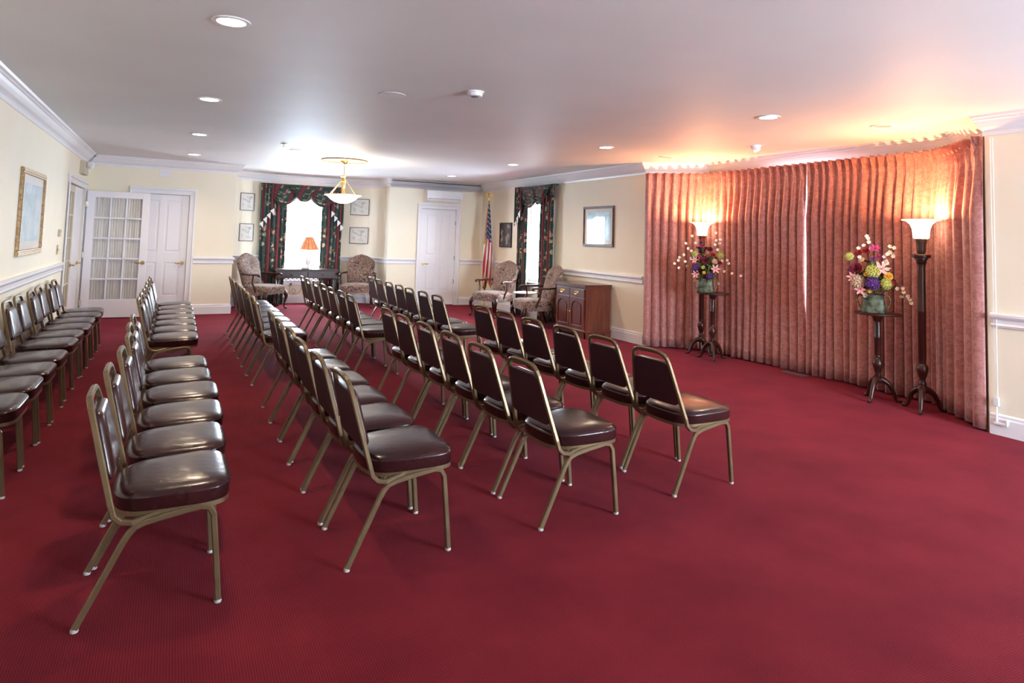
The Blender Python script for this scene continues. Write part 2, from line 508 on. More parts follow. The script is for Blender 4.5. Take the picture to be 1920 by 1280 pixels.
def wall_seg(p, q, z0=0.0, z1=CEIL + 0.02, openings=(), mb=None, t=T):
    """wall along p->q (room on the left), thickness outward; openings: (s0, s1, z0, z1) along the segment"""
    p, q = Vector((*p, 0)), Vector((*q, 0)); L = (q - p).length; d = (q - p) / L; n = Vector((d.y, -d.x, 0))
    Mx = Matrix(((d.x, n.x, 0, p.x), (d.y, n.y, 0, p.y), (0, 0, 1, 0), (0, 0, 0, 1)))
    mb = mb or MB(); s = 0.0
    for (a, b, c, e) in sorted(openings):
        if a > s:
            mb.box(s, a, 0, t, z0, z1, M=Mx)
        if c > z0:
            mb.box(a, b, 0, t, z0, c, M=Mx)
        if e < z1:
            mb.box(a, b, 0, t, e, z1, M=Mx)
        s = b
    if s < L:
        mb.box(s, L, 0, t, z0, z1, M=Mx)
    return mb


struct(MB().box(-3.2, 8.2, -2.8, 15.2, -0.06, 0).build('floor', M['carpet']))
struct(MB().box(-3.2, 8.2, -2.8, 15.2, CEIL, CEIL + 0.06).build('ceiling', M['ceil']))
# left wall with the double doorway (Y 10.45 - 12.2)
struct(wall_seg((WL, YFL), (WL, YB), openings=[(YFL - 12.22, YFL - 10.45, 0, 2.04)]).build('wall_left', M['wall']))
struct(wall_seg((0.96, YFL), (WL, YFL), openings=[(0.96 - 0.23, 0.96 + 0.58, 0, 2.03)]).build('wall_far_left', M['wall']))
struct(wall_seg((WR, YFR), (3.92, YFR), openings=[(WR - 5.41, WR - 4.63, 0, 2.03)]).build('wall_far_right', M['wall']))
struct(wall_seg((WR, 7.48), (WR, YFR), openings=[(10.1 - 7.48, 10.96 - 7.48, 0.66, 2.15)]).build('wall_right_far', M['wall']))
struct(wall_seg((WR, YB), (WR, 3.03)).build('wall_right_near', M['wall']))
struct(wall_seg((WL, YB), (WR, YB), openings=[(5.17, 7.17, 0.5, 2.3)]).build('wall_back', M['wall']))  # opening cut for the added fill window behind the camera


def arc_pts(n=22):
    out = []
    for i in range(n + 1):
        a = PI * i / n
        u, w = math.cos(a), math.sin(a)
        e = 2 / 2.6
        out.append((2.44 + 1.48 * math.copysign(abs(u) ** e, u), 13.2 + 0.87 * abs(w) ** e))
    return out


ARC = arc_pts(40)
mb = MB(); al = ARC + [(0.96, YFL + T + 0.001)]
for a, b in zip(al[:-1], al[1:]):
    va, vb = Vector(a), Vector(b); L = (vb - va).length
    if L < 1e-4:
        continue
    ops = []
    # window opening X 1.96..2.82 in the flat of the bow
    x0, x1 = min(a[0], b[0]), max(a[0], b[0])
    if a[1] > 13.9 and x1 > 1.96 and x0 < 2.82 and a[0] != b[0]:
        s0 = max(0.0, (a[0] - 2.82) / (a[0] - b[0]) * L) if a[0] > 2.82 else 0.0
        s1 = min(L, (a[0] - 1.96) / (a[0] - b[0]) * L) if b[0] < 1.96 else L
        ops = [(s0, s1, 0.47, 2.13)]
    wall_seg(a, b, openings=ops, mb=mb, t=0.10)
struct(mb.build('wall_alcove', M['wall']))
BAY = [(WR, 3.03), (6.74, 3.62), (6.76, 6.95), (WR, 7.48)]
mb = MB()
wall_seg(BAY[0], BAY[1], mb=mb); wall_seg(BAY[1], BAY[2], openings=[(1.2, 2.3, 0.75, 2.25)], mb=mb); wall_seg(BAY[2], BAY[3], mb=mb)
struct(mb.build('wall_bay', M['wall']))
# small lobby behind the doorway and closets behind the doors are not built; added panels behind the leaves block the sky light


def sweep(path, prof, name, material, closed=False):
    """profile (d into the room, z) swept along path with mitred corners, room on the left of the path"""
    P = [Vector(p) for p in path]; n = len(P); rings = []
    for i, p in enumerate(P):
        a = P[i - 1] if i > 0 else None; b = P[i + 1] if i < n - 1 else None
        d1 = (p - a).normalized() if a is not None else None; d2 = (b - p).normalized() if b is not None else None
        if d1 is None:
            nn = Vector((-d2.y, d2.x))
        elif d2 is None:
            nn = Vector((-d1.y, d1.x))
        else:
            n1, n2 = Vector((-d1.y, d1.x)), Vector((-d2.y, d2.x)); h = (n1 + n2).normalized(); nn = h / max(0.35, h.dot(n1))
        rings.append([(p.x + nn.x * d, p.y + nn.y * d, z) for d, z in prof])
    return struct(MB().loft(rings, True, True, False).build(name, material))


c = CEIL
CROWN = [(0, c - 0.165), (0.012, c - 0.165), (0.016, c - 0.140), (0.010, c - 0.132), (0.022, c - 0.118), (0.045, c - 0.098), (0.066, c - 0.070), (0.080, c - 0.048), (0.092, c - 0.040), (0.092, c - 0.028), (0.112, c - 0.020), (0.120, c - 0.001), (0, c - 0.001)]
RAIL = [(0, 0.862), (0.012, 0.862), (0.020, 0.880), (0.014, 0.892), (0.016, 0.925), (0.028, 0.935), (0.036, 0.950), (0.036, 0.968), (0.024, 0.976), (0, 0.976)]
BASE = [(0, 0.0), (0.018, 0.0), (0.018, 0.125), (0.012, 0.140), (0.012, 0.155), (0.004, 0.168), (0, 0.168)]
peri = [(WL, YFL), (WL, YB), (WR, YB)] + BAY + [(WR, YFR), (3.92, YFR)] + ARC[1:-1] + [(0.96, YFL), (WL, YFL)]
sweep([(WL, YFL), (WL, YB), (WR, YB)], CROWN, 'trim_1', M['trim'])
sweep([(WR, YB)] + BAY + [(WR, YFR), (3.92, YFR)], CROWN, 'trim_2', M['trim'])
sweep([(WR, YFR), (3.92, YFR)] + ARC[2:-2] + [(0.96, YFL), (WL, YFL), (WL, YFL - 0.3)], CROWN, 'trim_3', M['trim'])
sweep([(WL, 10.33), (WL, YB), (WR, YB)], RAIL, 'trim_4', M['trim'])
sweep([(WR, YB), (WR, 3.00)], RAIL, 'trim_5', M['trim'])
sweep([(WR, 7.50), (WR, 10.0)], RAIL, 'trim_6', M['trim'])
sweep([(WR, 11.06), (WR, YFR), (5.52, YFR)], RAIL, 'trim_7', M['trim'])
sweep([(4.52, YFR), (3.92, YFR)] + [p for p in ARC[1:] if p[0] > 2.95], RAIL, 'trim_8', M['trim'])
sweep([p for p in ARC[:-1] if p[0] < 1.8] + [(0.96, YFL), (0.335, YFL)], RAIL, 'trim_9', M['trim'])
sweep([(WL, 10.33), (WL, YB), (WR, YB)], BASE, 'baseboard_left', M['trim'])
sweep([(WR, YB), (WR, 3.02)], BASE, 'baseboard_right_near', M['trim'])
sweep([(WR, 7.48), (WR, YFR), (5.52, YFR)], BASE, 'baseboard_right', M['trim'])
sweep([(4.52, YFR), (3.92, YFR)] + ARC[1:-1] + [(0.96, YFL), (0.335, YFL)], BASE, 'baseboard_far', M['trim'])


def casing(name, Mx, w, h, cw=0.095):
    """door casing in local coords: x along wall (0..w is the opening), y into the room"""
    mb = MB()
    for x0, x1 in ((-cw, 0), (w, w + cw)):
        mb.box(x0, x1, 0, 0.018, 0, h, 0.003, M=Mx)
        s = x0 if x0 < 0 else x1 - 0.028
        mb.box(s, s + 0.028, 0.002, 0.034, 0, h + cw - 0.030, 0.006, M=Mx)
    mb.box(-cw + 0.001, w + cw - 0.001, 0, 0.0185, h, h + cw - 0.001, 0.003, M=Mx); mb.box(-cw - 0.004, w + cw + 0.004, 0.001, 0.037, h + cw - 0.028, h + cw + 0.012, 0.006, M=Mx)
    return struct(mb.build(name, M['trim']))


def frame_at(p, d, n):
    return Matrix(((d[0], n[0], 0, p[0]), (d[1], n[1], 0, p[1]), (0, 0, 1, 0), (0, 0, 0, 1)))


def knob(parent, x, y0, z, name='door_handle', lever=1):
    mb = MB()
    mb.tube([(x, y0, z), (x, y0 + 0.012, z)], 0.030, 16)
    mb.tube([(x, y0 + 0.01, z), (x, y0 + 0.05, z)], 0.011, 10)
    mb.tube(smooth_path([(x, y0 + 0.05, z), (x + 0.03 * lever, y0 + 0.058, z + 0.002), (x + 0.075 * lever, y0 + 0.052, z - 0.004), (x + 0.11 * lever, y0 + 0.05, z + 0.004)], 4), 0.009, 8)
    return mb.build(name, M['brass'], parent)


def panel_door(name, Mx, w, h, handle_x, lever, material, panels, recess=-0.03):
    mb = MB(); z0 = 0.012; t = 0.036
    y1 = recess; y0 = y1 - t
    mb.box(0.003, w - 0.003, y0, y1 - 0.010, z0, h - 0.004)
    # stiles and rails stand proud of the sunk fields
    xs = sorted({0.003, w - 0.003}); px = sorted({(a, b) for a, b, _, _ in panels}); pz = sorted({(a, b) for _, _, a, b in panels})
    mb.box(0.003, px[0][0], y1 - 0.010, y1, z0, h - 0.004, 0.002); mb.box(px[-1][1], w - 0.003, y1 - 0.010, y1, z0, h - 0.004, 0.002)
    for (a, b), (cc, dd) in zip(px[:-1], px[1:]):
        mb.box(b, cc, y1 - 0.010, y1, z0, h - 0.004, 0.002)
    for a, b in px:
        zs = [z0] + [q for p in pz for q in p] + [h - 0.004]
        for k in range(0, len(zs), 2):
            mb.box(a, b, y1 - 0.010, y1, zs[k], zs[k + 1], 0.002)
        for c0, c1 in pz:
            mb.box(a + 0.03, b - 0.03, y1 - 0.010, y1 - 0.001, c0 + 0.03, c1 - 0.03, 0.006)
    o = struct(mb.build(name, material, None, None)); o.matrix_world = Mx
    knob(o, handle_x, y1, 0.87, lever=lever)
    return o


# closet door on the far wall, left; and the one under the air conditioner
F1 = frame_at((-0.58, YFL), (1, 0), (0, -1))
casing('trim_10', F1, 0.81, 2.03)
panel_door('door_1', F1, 0.81, 2.03, 0.745, -1, M['door'], [(a, b, c0, c1) for a, b in ((0.115, 0.36), (0.46, 0.70)) for c0, c1 in ((0.32, 0.88), (1.05, 1.92))])
F2 = frame_at((4.63, YFR), (1, 0), (0, -1))
casing('trim_11', F2, 0.78, 2.03)
d2 = panel_door('door_2', F2, 0.78, 2.03, 0.065, 1, M['door'], [(a, b, c0, c1) for a, b in ((0.115, 0.345), (0.435, 0.67)) for c0, c1 in ((0.31, 0.87), (1.05, 1.92))])
for z in (0.5, 1.0, 1.75):
    MB().box(0.765, 0.79, -0.03, 0.004, z - 0.045, z + 0.045, 0.003).build('hinge', M['chrome'], d2)
# doorway in the left wall
F3 = frame_at((WL, 10.45), (0, 1), (1, 0))
casing('trim_12', F3, 1.77, 2.04)
struct(MB().box(WL - T, WL - 0.10, 10.42, 12.25, 0.0, 2.07).build('light_block_1', M['trim']))  # unseen backing behind the leaves, keeps sky light out of the doorway


def french(name, Mx, w, h, muntin_mat, curtain=True, handle_x=None, lever=1, handle_y=0.0, back=True, hinge=True):
    """glazed leaf: stiles, rails and muntins; glass and gathered sheer curtain as parts"""
    st, top, bot = 0.105, 0.10, 0.30; t = 0.038
    mb = MB()
    mb.box(0, st, -t, 0, 0.015, h, 0.002); mb.box(w - st, w, -t, 0, 0.015, h, 0.002)
    mb.box(st, w - st, -t, 0, h - top, h, 0.002); mb.box(st, w - st, -t, 0, 0.015, bot, 0.002)
    gw = (w - 2 * st) / 3; gh = (h - top - bot) / 5
    for i in (1, 2):
        mb.box(st + gw * i - 0.012, st + gw * i + 0.012, -t + 0.006, -0.004, bot, h - top, 0.003)
    for j in range(1, 5):
        mb.box(st, w - st, -t + 0.006, -0.004, bot + gh * j - 0.012, bot + gh * j + 0.012, 0.003)
    o = struct(mb.build(name, muntin_mat)); o.matrix_world = Mx
    MB().box(st - 0.004, w - st + 0.004, -0.021, -0.017, bot - 0.004, h - top + 0.004).build('glass_pane', M['glass'], o)
    if curtain:
        MB().grid(lambda u, v: (st - 0.01 + u * (w - 2 * st + 0.02), -t - 0.010 + 0.006 * math.sin(u * 2 * PI * 19 + 0.8 * math.sin(v * 5 + u * 9)), bot - 0.03 + v * (h - top - bot + 0.06)), 120, 8,
                  uvfn=lambda u, v: (u, v * 2)).build('sheer_curtain', M['sheer'], o)
    if handle_x is not None:
        knob(o, handle_x, handle_y, 0.885, lever=lever)
    if hinge:
        for z in (0.25, 1.0, 1.8):
            MB().box(-0.022, 0.012, -0.004, 0.008, z - 0.045, z + 0.045, 0.003).build('hinge', M['chrome'], o)
    return o


# leaf standing open into the room, flat in front of the far wall
french('door_3', frame_at((-1.225, 12.22), (1, 0), (0, -1)), 0.865, 2.015, M['door'], handle_x=0.815, lever=-1)
# closed leaf and the plain white leaf beside it in the doorway
french('door_4', frame_at((WL - 0.02, 10.46), (0, 1), (1, 0)), 0.92, 2.03, M['ivory'], handle_x=0.84, lever=-1, hinge=False)
pd = MB().box(0, 0.80, -0.036, 0, 0.012, 2.03, 0.003)
pd = struct(pd.build('door_5', M['door'])); pd.matrix_world = frame_at((WL - 0.02, 11.40), (0, 1), (1, 0))
knob(pd, 0.62, 0, 0.885, lever=-1)

struct(MB().box(-0.62, 0.27, YFL + T - 0.02, YFL + T + 0.03, 0.0, 2.07).build('light_block_2', M['trim']))  # added panel behind the closet door, stops sky light leaking round it
struct(MB().box(4.59, 5.45, YFR + T - 0.02, YFR + T + 0.03, 0.0, 2.07).build('light_block_3', M['trim']))  # same unseen light stop behind the right-hand far door

# windows (frames around wall openings; the sky beyond is what is seen)


def window(name, Mx, w, z0, z1, sill=True, mid=True):
    mb = MB(); d = 0.06
    for a, b in ((0, 0.045), (w - 0.045, w)):
        mb.box(a, b, -0.10, -0.04, z0, z1, 0.003, M=Mx)
    for a, b in ((z0, z0 + 0.05), (z1 - 0.045, z1)):
        mb.box(0.045, w - 0.045, -0.10, -0.04, a, b, 0.003, M=Mx)
    if mid:
        zm = (z0 + z1) / 2
        mb.box(0.045, w - 0.045, -0.10, -0.05, zm - 0.02, zm + 0.02, 0.003, M=Mx)
    # inner casing
    for a, b in ((-0.085, 0), (w, w + 0.085)):
        mb.box(a, b, 0, 0.02, z0 - 0.02, z1 + 0.085, 0.003, M=Mx)
    mb.box(-0.085, w + 0.085, 0, 0.022, z1, z1 + 0.085, 0.003, M=Mx)
    if sill:
        mb.box(-0.11, w + 0.11, -0.04, 0.055, z0 - 0.025, z0, 0.006, M=Mx)
        mb.box(-0.085, w + 0.085, 0, 0.018, z0 - 0.10, z0 - 0.025, 0.003, M=Mx)
    o = struct(mb.build(name, M['trim']))
    MB().box(0.04, w - 0.04, -0.078, -0.074, z0 + 0.04, z1 - 0.04, M=Mx).build('glass_pane', M['glass'], o)
    return o


window('window_1', frame_at((1.96, 14.055), (1, 0), (0, -1)), 0.86, 0.47, 2.13, mid=False)
window('window_2', frame_at((WR, 10.1), (0, 1), (-1, 0)), 0.86, 0.66, 2.15, mid=False)
window('fill_window_back', frame_at((3.90, YB), (1, 0), (0, 1)), 2.0, 0.5, 2.3)  # unseen window added behind the camera to let in fill light
window('window_4', frame_at((6.742, 4.82), (0.006, 1), (-1, 0.006)), 1.1, 0.75, 2.25)

# ------------------------------------------------------------------ banquet chairs


def chair_proto():
    t = thing('banquet_chair', 'x', 'chair')
    W = 0.222
    # back frame: one bent tube, down both sides and under the seat
    half = [(0.26, 0.204, 0.378), (0.205, 0.212, 0.366), (0.160, W, 0.357), (0.122, W, 0.365), (0.098, W, 0.388), (0.086, 0.220, 0.43), (0.068, 0.206, 0.50),
            (0.040, 0.185, 0.61), (0.014, 0.164, 0.715), (0.005, 0.156, 0.750), (-0.003, 0.145, 0.777), (-0.008, 0.128, 0.795), (-0.011, 0.103, 0.804), (-0.012, 0.06, 0.808), (-0.012, 0, 0.809)]
    path = half + [(x, -y, z) for x, y, z in half[-2::-1]]
    P = [Vector(p) for p in path]; rings = []
    n = len(P)
    for i, p in enumerate(P):
        tt = (P[min(i + 1, n - 1)] - P[max(i - 1, 0)]).normalized()
        # section axes: a = across (roughly in the side plane), b = outward from the chair's middle
        ref = Vector((1, 0, 0.28)).normalized()
        if abs(tt.x) > 0.6 and abs(p.y) > 0.2:
            ref = Vector((0, 0, 1))
        b = tt.cross(ref).normalized(); a = b.cross(tt).normalized()
        h = 0.0115; w = 0.0105; cc = 0.004; ring = []
        for (x, y) in ((w, h - cc), (w - cc, h), (-w + cc, h), (-w, h - cc), (-w, -h + cc), (-w + cc, -h), (w - cc, -h), (w, -h + cc)):
            ring.append(p + a * x + b * y)
        rings.append(ring)
    # keep neighbouring rings aligned
    for i in range(1, n):
        best = min(range(8), key=lambda k: sum((rings[i][(j + k) % 8] - rings[i - 1][j]).length for j in range(8)))
        rings[i] = [rings[i][(j + best) % 8] for j in range(8)]
        rv = rings[i][::-1]
        bk = min(range(8), key=lambda k: sum((rv[(j + k) % 8] - rings[i - 1][j]).length for j in range(8)))
        rv = [rv[(j + bk) % 8] for j in range(8)]
        if sum((rv[j] - rings[i - 1][j]).length for j in range(8)) < sum((rings[i][j] - rings[i - 1][j]).length for j in range(8)) - 1e-6:
            rings[i] = rv
    MB().loft(rings, True, True, False).build('back_frame', M['frame'], t)

    def rail(pts, name):
        return MB().tube(pts, 1.0, flat=(0.0115, 0.0115), up=(0, 1, 0)).build(name, M['frame'], t)
    for s in (-1, 1):
        y = s * W
        fy = s * 0.224
        lg = rail([(0.0, fy, 0.012), (0.05, s * 0.2235, 0.115), (0.135, s * 0.2225, 0.290), (0.152, y, 0.318), (0.172, y, 0.340), (0.205, y, 0.352), (0.26, y, 0.362)], 'leg')
        MB().lathe([(0.013, 0.0), (0.0145, 0.006), (0.010, 0.018)], (0.0, fy, 0), 10).build('glide', M['glide'], lg)
        lf = rail([(0.26, y, 0.362), (0.34, y, 0.374), (0.395, y, 0.381), (0.425, y, 0.373), (0.442, y, 0.345), (0.447, s * 0.2225, 0.30), (0.462, s * 0.2235, 0.15), (0.475, fy, 0.012)], 'leg')
        MB().lathe([(0.013, 0.0), (0.0145, 0.006), (0.010, 0.018)], (0.475, fy, 0), 10).build('glide', M['glide'], lf)
    # seat outline

    def outline(k=1.0, n=56):
        pts = []
        xf, xb, wf, wb = 0.507, 0.085, 0.232, 0.205
        cx0 = (xf + xb) / 2
        for i in range(n):
            a = 2 * PI * i / n
            u, v = math.cos(a), math.sin(a)
            e = 2 / 5.5 if u > 0 else 2 / 3.6
            ux = math.copysign(abs(u) ** e, u); vy = math.copysign(abs(v) ** (2 / 5.5 if u > 0 else 2 / 3.2), v)
            x = cx0 + ux * (xf - xb) / 2
            w = wb + (wf - wb) * min(1, max(0, (x - xb) / (xf - xb)) * 1.5)
            pts.append((cx0 + (x - cx0) * k, vy * w * k))
        return pts

    def rng_(k, z, crown=0.0):
        return [(x, y, z + 0.030 * (x - 0.1) + crown) for x, y in outline(k)]
    MB().loft([rng_(0.95, 0.366), rng_(0.985, 0.366), rng_(0.985, 0.384), rng_(0.95, 0.384)], True, True, False).build('seat_frame', M['frame'], t)
    MB().loft([rng_(0.93, 0.378), rng_(0.975, 0.381), rng_(0.995, 0.393), rng_(0.998, 0.425), rng_(1.004, 0.432), rng_(1.004, 0.437), rng_(0.990, 0.441), rng_(0.955, 0.450),
               rng_(0.89, 0.457), rng_(0.75, 0.463), rng_(0.5, 0.468), rng_(0.25, 0.470), rng_(0.04, 0.4705)], True, True, True).build('seat', M['vinyl'], t)

    # backrest: puffed vinyl pad in front, plain panel behind, both between the uprights
    def back_pt(y, v, out):
        # v 0..1 from z .50 to .768 along the lean
        z = 0.500 + 0.255 * v
        xs = [(0.50, 0.068, 0.206), (0.61, 0.040, 0.185), (0.715, 0.014, 0.164), (0.755, 0.004, 0.155), (0.78, -0.003, 0.150)]
        for (z0, x0, w0), (z1, x1, w1) in zip(xs[:-1], xs[1:]):
            if z <= z1 or z1 == 0.78:
                k = (z - z0) / (z1 - z0); x = x0 + (x1 - x0) * k; w = w0 + (w1 - w0) * k; break
        return Vector((x + out * 0.966, y * (w - 0.013), z + out * 0.25))

    def loopy(k, out, n=44):
        pts = []
        for i in range(n):
            a = 2 * PI * i / n; u, v = math.cos(a), math.sin(a)
            u = math.copysign(abs(u) ** (2 / 9), u); v = math.copysign(abs(v) ** (2 / 9), v)
            pts.append(back_pt(u * k, 0.5 + v * 0.5 * (1 - (1 - k) * 0.8), out))
        return pts
    MB().loft([loopy(1.0, -0.004), loopy(1.0, 0.012), loopy(0.985, 0.020), loopy(0.93, 0.028), loopy(0.8, 0.033), loopy(0.5, 0.036), loopy(0.1, 0.037)], True, True, True).build('backrest', M['vinyl'], t)
    MB().loft([loopy(1.0, -0.012), loopy(1.0, -0.004)], True, True, False).build('back_panel', M['panel'], t)
    return t


proto = chair_proto()
ORD = ['nearest', 'second', 'third', 'fourth', 'fifth', 'sixth', 'seventh', 'eighth', 'ninth', 'farthest']
ROWS = [
    ('lining the left wall', 'chairs along the left wall', -1.195, [(4.41, 4.92, 5.41, 5.95, 6.62, 7.11, 7.60, 8.09, 8.58, 9.07)]),
    ('leftmost middle row', 'chairs in the leftmost middle row', -0.236, [(2.885, 3.375, 3.88, 4.39, 4.88, 5.37), (6.72, 7.21, 7.70, 8.19, 8.68, 9.17, 9.66)]),
    ('second middle row', 'chairs in the second middle row', 0.745, [(2.92, 3.43, 3.92, 4.41, 4.90, 5.39), (6.70, 7.19, 7.68, 8.17, 8.66, 9.15, 9.64)]),
    ('third middle row', 'chairs in the third middle row', 1.72, [(2.93, 3.45, 3.95, 4.46, 4.96, 5.45), (6.75, 7.24, 7.73, 8.22, 8.74, 9.23, 9.72)]),
    ('rightmost middle row', 'chairs in the rightmost middle row', 2.67, [(3.00, 3.50, 4.00, 4.50, 5.00, 5.50), (6.62, 7.11, 7.60, 8.09, 8.58, 9.07, 9.56)]),
]
first = True
for (rname, grp, x0, blocks) in ROWS:
    for bi, ys in enumerate(blocks):
        n = len(ys)
        for i, y in enumerate(ys):
            o = proto if first else copy_tree(proto)
            first = False
            yaw = rng.uniform(-0.6, 0.6)
            if x0 > 2.5:
                yaw += 2.2 if bi == 0 else 0.0
            elif x0 > 1.5 and bi == 0:
                yaw += 1.2
            elif x0 > 0.5 and bi == 0:
                yaw += 0.6
            dx = rng.uniform(-0.012, 0.012)
            if -0.3 < x0 < 0:
                dx += (0.01, 0.02, 0.045, 0.035, 0.02, 0.02)[i] if bi == 0 else 0.01
            if x0 > 2.5 and bi == 1:
                dx += 0.01 * (i - 3)
            o.location = (x0 + dx + 0.0, y + 0.232, 0); o.rotation_euler = (0, 0, R(yaw))
            w = ORD[i] if i < n - 1 else 'farthest'
            o['group'] = grp
            if len(blocks) == 1:
                o['label'] = 'burgundy vinyl chair lining the left wall, %s from the camera of the ten' % w if w not in ('nearest', 'farthest') else 'burgundy vinyl chair lining the left wall, the one %s %s the camera' % (w, 'to' if w == 'nearest' else 'from')
            else:
                blk = 'near block' if bi == 0 else 'far block'
                o['label'] = 'burgundy vinyl chair, %s %s camera in the %s of the %s' % (w, 'to' if w == 'nearest' else 'from', blk, rname)

# ------------------------------------------------------------------ rose pleated curtains in the bay
CP = [Vector((5.985, 7.44)), Vector((6.62, 6.90)), Vector((6.60, 3.74)), Vector((6.43, 3.52)), Vector((6.02, 3.03))]
SEG = [(b - a).length for a, b in zip(CP[:-1], CP[1:])]
STOT = sum(SEG)


def curtain_base(s):
    """point and inward normal at arc length s, corners rounded"""
    def raw(q):
        q = max(0.0, min(STOT, q))
        for i, L in enumerate(SEG):
            if q <= L or i == len(SEG) - 1:
                return CP[i] + (CP[i + 1] - CP[i]) * (q / L)
            q -= L
    a, b, p0 = raw(s - 0.035), raw(s + 0.035), raw(s)
    p = (a + b + p0 * 2) / 4
    d = (b - a).normalized()
    return p, Vector((d.y, -d.x))


ZT, ZB = 2.455, 0.022
SGAP = SEG[0] + (6.90 - 5.235)


def pleated(name, s0, s1, npl, seed, label, gap_side=None):
    rg = random.Random(seed); NS, NZ = 16, 26
    cuts = [s0 + (s1 - s0) * (i + (0 if i in (0, npl) else rg.uniform(-0.16, 0.16))) / npl for i in range(npl + 1)]
    if gap_side == 'start':
        kink = SEG[0] + SEG[1] - 0.05; nm_ = npl - 9
        cuts = [s0 + (kink - s0) * (i + (0 if i in (0, nm_) else rg.uniform(-0.16, 0.16))) / nm_ for i in range(nm_ + 1)]
        cuts += [kink + (s1 - 0.32 - kink) * k / 7 for k in range(1, 8)] + [s1 - 0.16, s1]
    ph = [rg.uniform(0, 6.28) for _ in range(npl + 1)]; am = [rg.uniform(0.8, 1.15) for _ in range(npl)]
    zs = [ZT, ZT - 0.02, ZT - 0.05, ZT - 0.08, ZT - 0.10, ZT - 0.12, ZT - 0.15, ZT - 0.19, ZT - 0.24, ZT - 0.30, ZT - 0.38, ZT - 0.5] + [ZT - 0.5 - (ZT - 0.5 - ZB) * k / 14 for k in range(1, 15)]
    vs, uv, fs = [], [], []; ncol = npl * NS + 1
    for zi, z in enumerate(zs):
        dz = ZT - z
        pinch = math.exp(-((dz - 0.105) / 0.035) ** 2)
        # lobe half width, as a share of the pitch
        if dz < 0.105:
            w = 0.12 + (0.105 - dz) * 1.0
        else:
            w = 0.13 + 0.37 * min(1, (dz - 0.105) / 0.55) ** 0.75
        A = 0.044 if dz < 0.06 else (0.040 - 0.012 * pinch if dz < 0.15 else 0.022 + 0.064 * min(1, (dz - 0.15) / 0.5))
        for c in range(ncol):
            i = min(c // NS, npl - 1); t = (c - i * NS) / NS - 0.5
            drift = [0.010 * min(1, dz) * math.sin(ph[k] + 1.7 * dz) for k in (i, i + 1)]
            if i == 0:
                drift[0] = 0
            if i == npl - 1:
                drift[1] = 0
            a, b = cuts[i] + drift[0], cuts[i + 1] + drift[1]
            s = a + (b - a) * (t + 0.5)
            if dz > 0.105 and abs(t) < w:
                q = math.cos(PI * t / (2 * w)); off = A * am[i] * (abs(q) ** 0.55) - 0.010 * min(1, dz)
            elif abs(t) < w:
                q = math.cos(PI * t / (2 * w)); off = A * q ** 0.5 + 0.007 * math.cos(3 * PI * t / w) * (1 - dz / 0.15)
            else:
                off = 0.006 * math.cos((abs(t) - w) * 6)
            if dz <= 0.6:
                # three fingers of the pinch pleat running out below the tack
                off += 0.006 * math.exp(-max(0, dz - 0.1) / 0.12) * math.cos(3 * PI * t / max(w, 0.05)) * (1 if abs(t) < w else 0)
            p, nrm = curtain_base(s)
            zz_ = z + (0.006 * math.cos(2 * PI * t) if zi == 0 else 0) + (0.006 * math.sin(ph[i]) if zi == len(zs) - 1 else 0)
            if gap_side:
                g = 0.006 * max(0.0, 1 - ((z - 1.45) / 0.75) ** 2)
                e = (c / NS if gap_side == 'start' else (npl - c / NS))
                if e < 1.0:
                    k = (1 - e) * g * (1 if gap_side == 'start' else -1)
                    p, nrm = curtain_base(s + k)
            vs.append((p.x + nrm.x * -off * -1 * -1, p.y + nrm.y * -off * -1 * -1, zz_)); uv.append((s * 1.35, z))
    # normal points into the room (towards smaller X)
    for zi in range(len(zs) - 1):
        for c in range(ncol - 1):
            a = zi * ncol + c
            fs.append((a, a + 1, a + ncol + 1, a + ncol))
    mb = MB(); mb.add(vs, fs, True, uv)
    o = mb.build(name, M['rose'])
    sm = o.modifiers.new('thickness', 'SOLIDIFY'); sm.thickness = 0.003
    return tag(o, label, 'curtain', 'rose curtains across the bay')


# check which way the normal must point: into the room
p_, n_ = curtain_base(2.0)
SIGN = 1.0 if n_.x < 0 else -1.0
_cb = curtain_base


def curtain_base(s, _f=_cb):
    p, n = _f(s)
    # pleated() writes p - n*off, so hand it the outward normal
    return p, (-n if SIGN > 0 else n)


pleated('pleated_curtain', 0.0, SGAP, 22, 3, 'dusty rose pinch-pleated curtain, left half of the bay, behind the farther torch lamp', 'end')
pleated('pleated_curtain', SGAP + 0.010, STOT - 0.02, 24, 5, 'dusty rose pinch-pleated curtain, right half of the bay, behind the nearer torch lamp', 'start')
# curtain track behind the heading
mb = MB()
for a, b in zip(CP[:-1], CP[1:]):
    mb.tube([(a.x + 0.035, a.y, 2.435), (b.x + 0.035, b.y, 2.435)], 1, flat=(0.012, 0.01))
tag(mb.build('curtain_rail', M['plastic']), 'white traverse rail behind the rose curtain heading', 'curtain rail')
# cord and tensioner at the curtain's near edge
t = thing('draw_cord_tensioner', 'white draw cord with pulley bracket on baseboard beside the rose curtain', 'cord', (6.0, 3.0, 0))
t.location = (0, 0, 0)
MB().tube([(6.018, 2.985, 2.42), (6.012, 2.975, 0.29)], 0.0025, 6).tube([(6.018, 2.965, 2.42), (6.008, 2.955, 0.29)], 0.0025, 6).build('cord', M['plastic'], t)
MB().box(5.995, 6.02, 2.945, 2.985, 0.23, 0.30, 0.004).tube([(6.006, 2.965, 0.24), (6.006, 2.965, 0.10)], 0.006, 8).box(5.995, 6.012, 2.89, 2.985, 0.085, 0.105, 0.003).box(5.995, 6.012, 2.885, 2.90, 0.085, 0.135, 0.003).build('pulley', M['plastic'], t)
